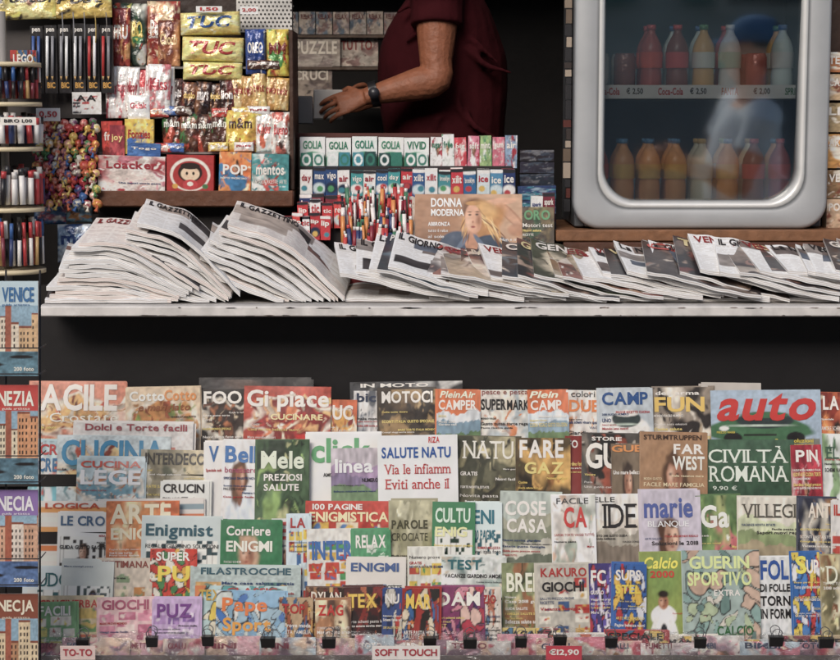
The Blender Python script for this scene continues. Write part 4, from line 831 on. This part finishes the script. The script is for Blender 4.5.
    for s in (1,-1):
        sh,el,wr=[np.array(q,float) for q in arms[s][:3]]
        T([tuple(sh*.5+np.array([0,0,1.36])*.5),tuple(sh+np.array([0,0,.004])),tuple(sh*(1-sleeve*.5)+el*sleeve*.5),tuple(sh*(1-sleeve)+el*sleeve)],[.08,.075*thick,.070*thick,.071*thick])
    rg=random.Random(5)
    for q in range(16):
        z_=rg.uniform(.9,1.34); s=rg.choice((1,-1)); f0=rg.uniform(-.14,.14)*tb_/1.0
        T([(f0,s*.165,z_),(f0*.6+.02,s*.185,z_+rg.uniform(.02,.07)),(f0*.3,s*.178,z_+rg.uniform(.08,.14))],[.006,.012,.005],n=6)
    remesh(mb,'shirt',CLOTH,.007,shirt,root,4)
    mb=MB()
    T([(0,0,.80),(0,0,.92),(0,0,1.0)],[(.12,.17),(.125,.178),(.12,.165)])
    for s in (1,-1): T([(0,s*.09,.90),(.01,s*.10,.72),(.02,s*.10,.48),(-.005,s*.105,.30),(0,s*.105,.09)],[.10,.094,.075,.068,.066])
    remesh(mb,'trousers',CLOTH,.010,trous,root,3)
    mb=MB()
    for s in (1,-1): T([(-.07,s*.105,.045),(.05,s*.107,.045),(.17,s*.112,.032),(.215,s*.112,.025)],[(.045,.042),(.045,.048),(.03,.05),(.016,.034)],ref=Z)
    remesh(mb,'shoes',PLAST,.008,'2a2626',root,3)
    mb=MB(); T([(-.02,0,1.60),(-.035,0,1.66),(-.018,0,1.72),(-.01,0,1.765),(-.008,0,1.79)],[(.07,.066),(.083,.082),(.10,.084),(.085,.072),(.02,.02)])
    remesh(mb,'hair',HAIRM,.006,hair,root,2)
    mb=MB()
    for s in (1,-1):
        T([(.078,s*.03,1.66),(.094,s*.03,1.66)],[.011,.006],n=8); 
    mb.build('eyes',PLAST,root)
    mb=MB()
    for s in (1,-1): T([(.094,s*.045,1.682),(.102,s*.03,1.686),(.103,s*.014,1.682)],[.003,.004,.003],n=6)
    remesh(mb,'eyebrows',HAIRM,.002,hair,root,1)
    if cap:
        mb=MB(); T([(-.01,0,1.70),(-.01,0,1.74),(-.01,0,1.785),(-.01,0,1.80)],[(.112,.094),(.11,.09),(.07,.06),(.02,.02)],n=20)
        T([(.06,0,1.705),(.12,0,1.70),(.17,0,1.69)],[(.004,.08),(.004,.07),(.003,.03)],ref=Z); remesh(mb,'cap',CLOTH,.005,cap,root,1)
    return root,G
vx=W(449,80,1.05)[0]; vz=W(432,80,.81)[2]-1.115
vend,G=person('man_vendor',(vx,1.05,vz),(-1,-.05),1.0,{1:((.05,.20,1.41),(.06,.26,1.115),(.285,.245,1.062),(1,.0,-.30),(-.25,-1,-.5),.45),-1:((.0,-.20,1.41),(.02,-.26,1.13),(.24,-.16,1.06),(1,.2,-.1),(0,1,-.2),.6)},'8f5a42','381015','1c1c22','1f1714',1.22,.42,belly=1.18)
mb=MB()
P0,P1=G(.243,.248,1.073),G(.268,.246,1.067)
tube(mb,[P0,P1],[(.043,.039),(.041,.037)],'1a1a1e',20,0,False,1); c=(P0+P1)/2+np.array([0,-.041,.004]); tube(mb,[c,c+np.array([0,-.010,0])],.018,'2a2a30',16,0,True,1); mb.build('wristwatch',PLAST,vend)
mb=MB(); c=G(.40,.20,1.035); mb.box(c+np.array([-.05,-.006,-.045]),c+np.array([.045,.006,.05]),'b8b2ac',0,.004); mb.box(c+np.array([-.10,-.02,-.06]),c+np.array([-.052,.01,.03]),'8a8480',0,.004); mb.build('card_reader',PLAST,vend)
yped=-1.75; Yv=2*Yf+.06-yped
px_=W(752,60,Yv)[0]
person('pedestrian',(px_,yped,0),(-1,.1),1.03,{1:((.0,.19,1.41),(.10,.25,1.14),(.30,.16,1.20),(1,-.2,.1),(0,-1,0),.5),-1:((.0,-.19,1.41),(.10,-.24,1.14),(.30,-.16,1.24),(1,.2,.1),(0,1,0),.5)},'d89a7c','eef5fa','39485a','2a1f1a',1.02,.5,cap='5a7ca0',belly=1.0)
# ================================================================ STREET
mb=MB()
def gs(u,v,off): return np.stack([-60+np.asarray(u,float),-60+np.asarray(v,float),0*np.asarray(u,float)+off],-1)
sheet(mb,gs,120,120,60,60,'7a756e',0); mb.build('ground',STONE)
mb=MB()
for i in range(16):
    for j in range(12): mb.box((-4+i*.6,-6.6+j*.6,.0005),(-4+i*.6+.59,-6.6+j*.6+.59,.006+R.uniform(0,.002)),R.choice(('9a9488','8f8a82','a39c92','959088')))
mb.build('pavement',STONE)
mb=MB(); yB=-17
mb.box((-22,yB-5,0),(22,yB,9),'b0ac9e'); mb.box((-22.3,yB-5.2,9),(22.3,yB+.5,9.4),'8a8278')
for fl in range(3):
    for i in range(16):
        x=-20.5+i*2.7; z=1.0+fl*2.8
        mb.box((x-.12,yB+.002,z-.12),(x+1.12,yB+.06,z+1.82),'c8bca8'); mb.box((x,yB+.061,z),(x+1.0,yB+.07,z+1.7),'1c2226'); mb.box((x+.48,yB+.071,z),(x+.52,yB+.09,z+1.7),'5a5048')
        mb.box((x-.55,yB+.061,z),(x-.14,yB+.10,z+1.7),'2c6a60'); mb.box((x+1.14,yB+.061,z),(x+1.55,yB+.10,z+1.7),'2c6a60')
mb.build('terraced_house',STONE)
# ================================================================ LIGHT + CAMERA
w=bpy.data.worlds.new('World'); bpy.context.scene.world=w; w.use_nodes=True; nt=w.node_tree; bg=nt.nodes['Background']
sk=nt.nodes.new('ShaderNodeTexSky'); sk.sky_type='NISHITA'; sk.sun_disc=False
sd=np.array([-.30,-.80,.56]); sd/=np.linalg.norm(sd); el=math.asin(sd[2]); sk.sun_elevation=el; sk.sun_rotation=math.atan2(sd[0],sd[1]); sk.dust_density=3; sk.air_density=1.0
nt.links.new(sk.outputs[0],bg.inputs[0]); bg.inputs[1].default_value=.15
L=bpy.data.lights.new('sun','SUN'); L.energy=2.15; L.angle=math.radians(28); L.color=(1,.95,.89); lo=bpy.data.objects.new('sun',L); bpy.context.collection.objects.link(lo)
lo.rotation_euler=Vector((-sd[0],-sd[1],-sd[2])).to_track_quat('-Z','Y').to_euler()
c=bpy.data.cameras.new('camera'); co=bpy.data.objects.new('camera',c); bpy.context.collection.objects.link(co); co.location=CAMP; co.rotation_euler=(math.pi/2-PITCH,0,0)
c.sensor_width=36; c.lens=18/TANH; c.clip_end=300; c.dof.use_dof=True; c.dof.focus_distance=4.9; c.dof.aperture_fstop=7.0
s=bpy.context.scene; s.camera=co; s.view_settings.view_transform='Standard'; s.view_settings.look='None'; s.view_settings.exposure=0
print('OBJ',len(bpy.data.objects),'POLY',sum(len(o.data.polygons) for o in bpy.data.objects if o.type=='MESH'))
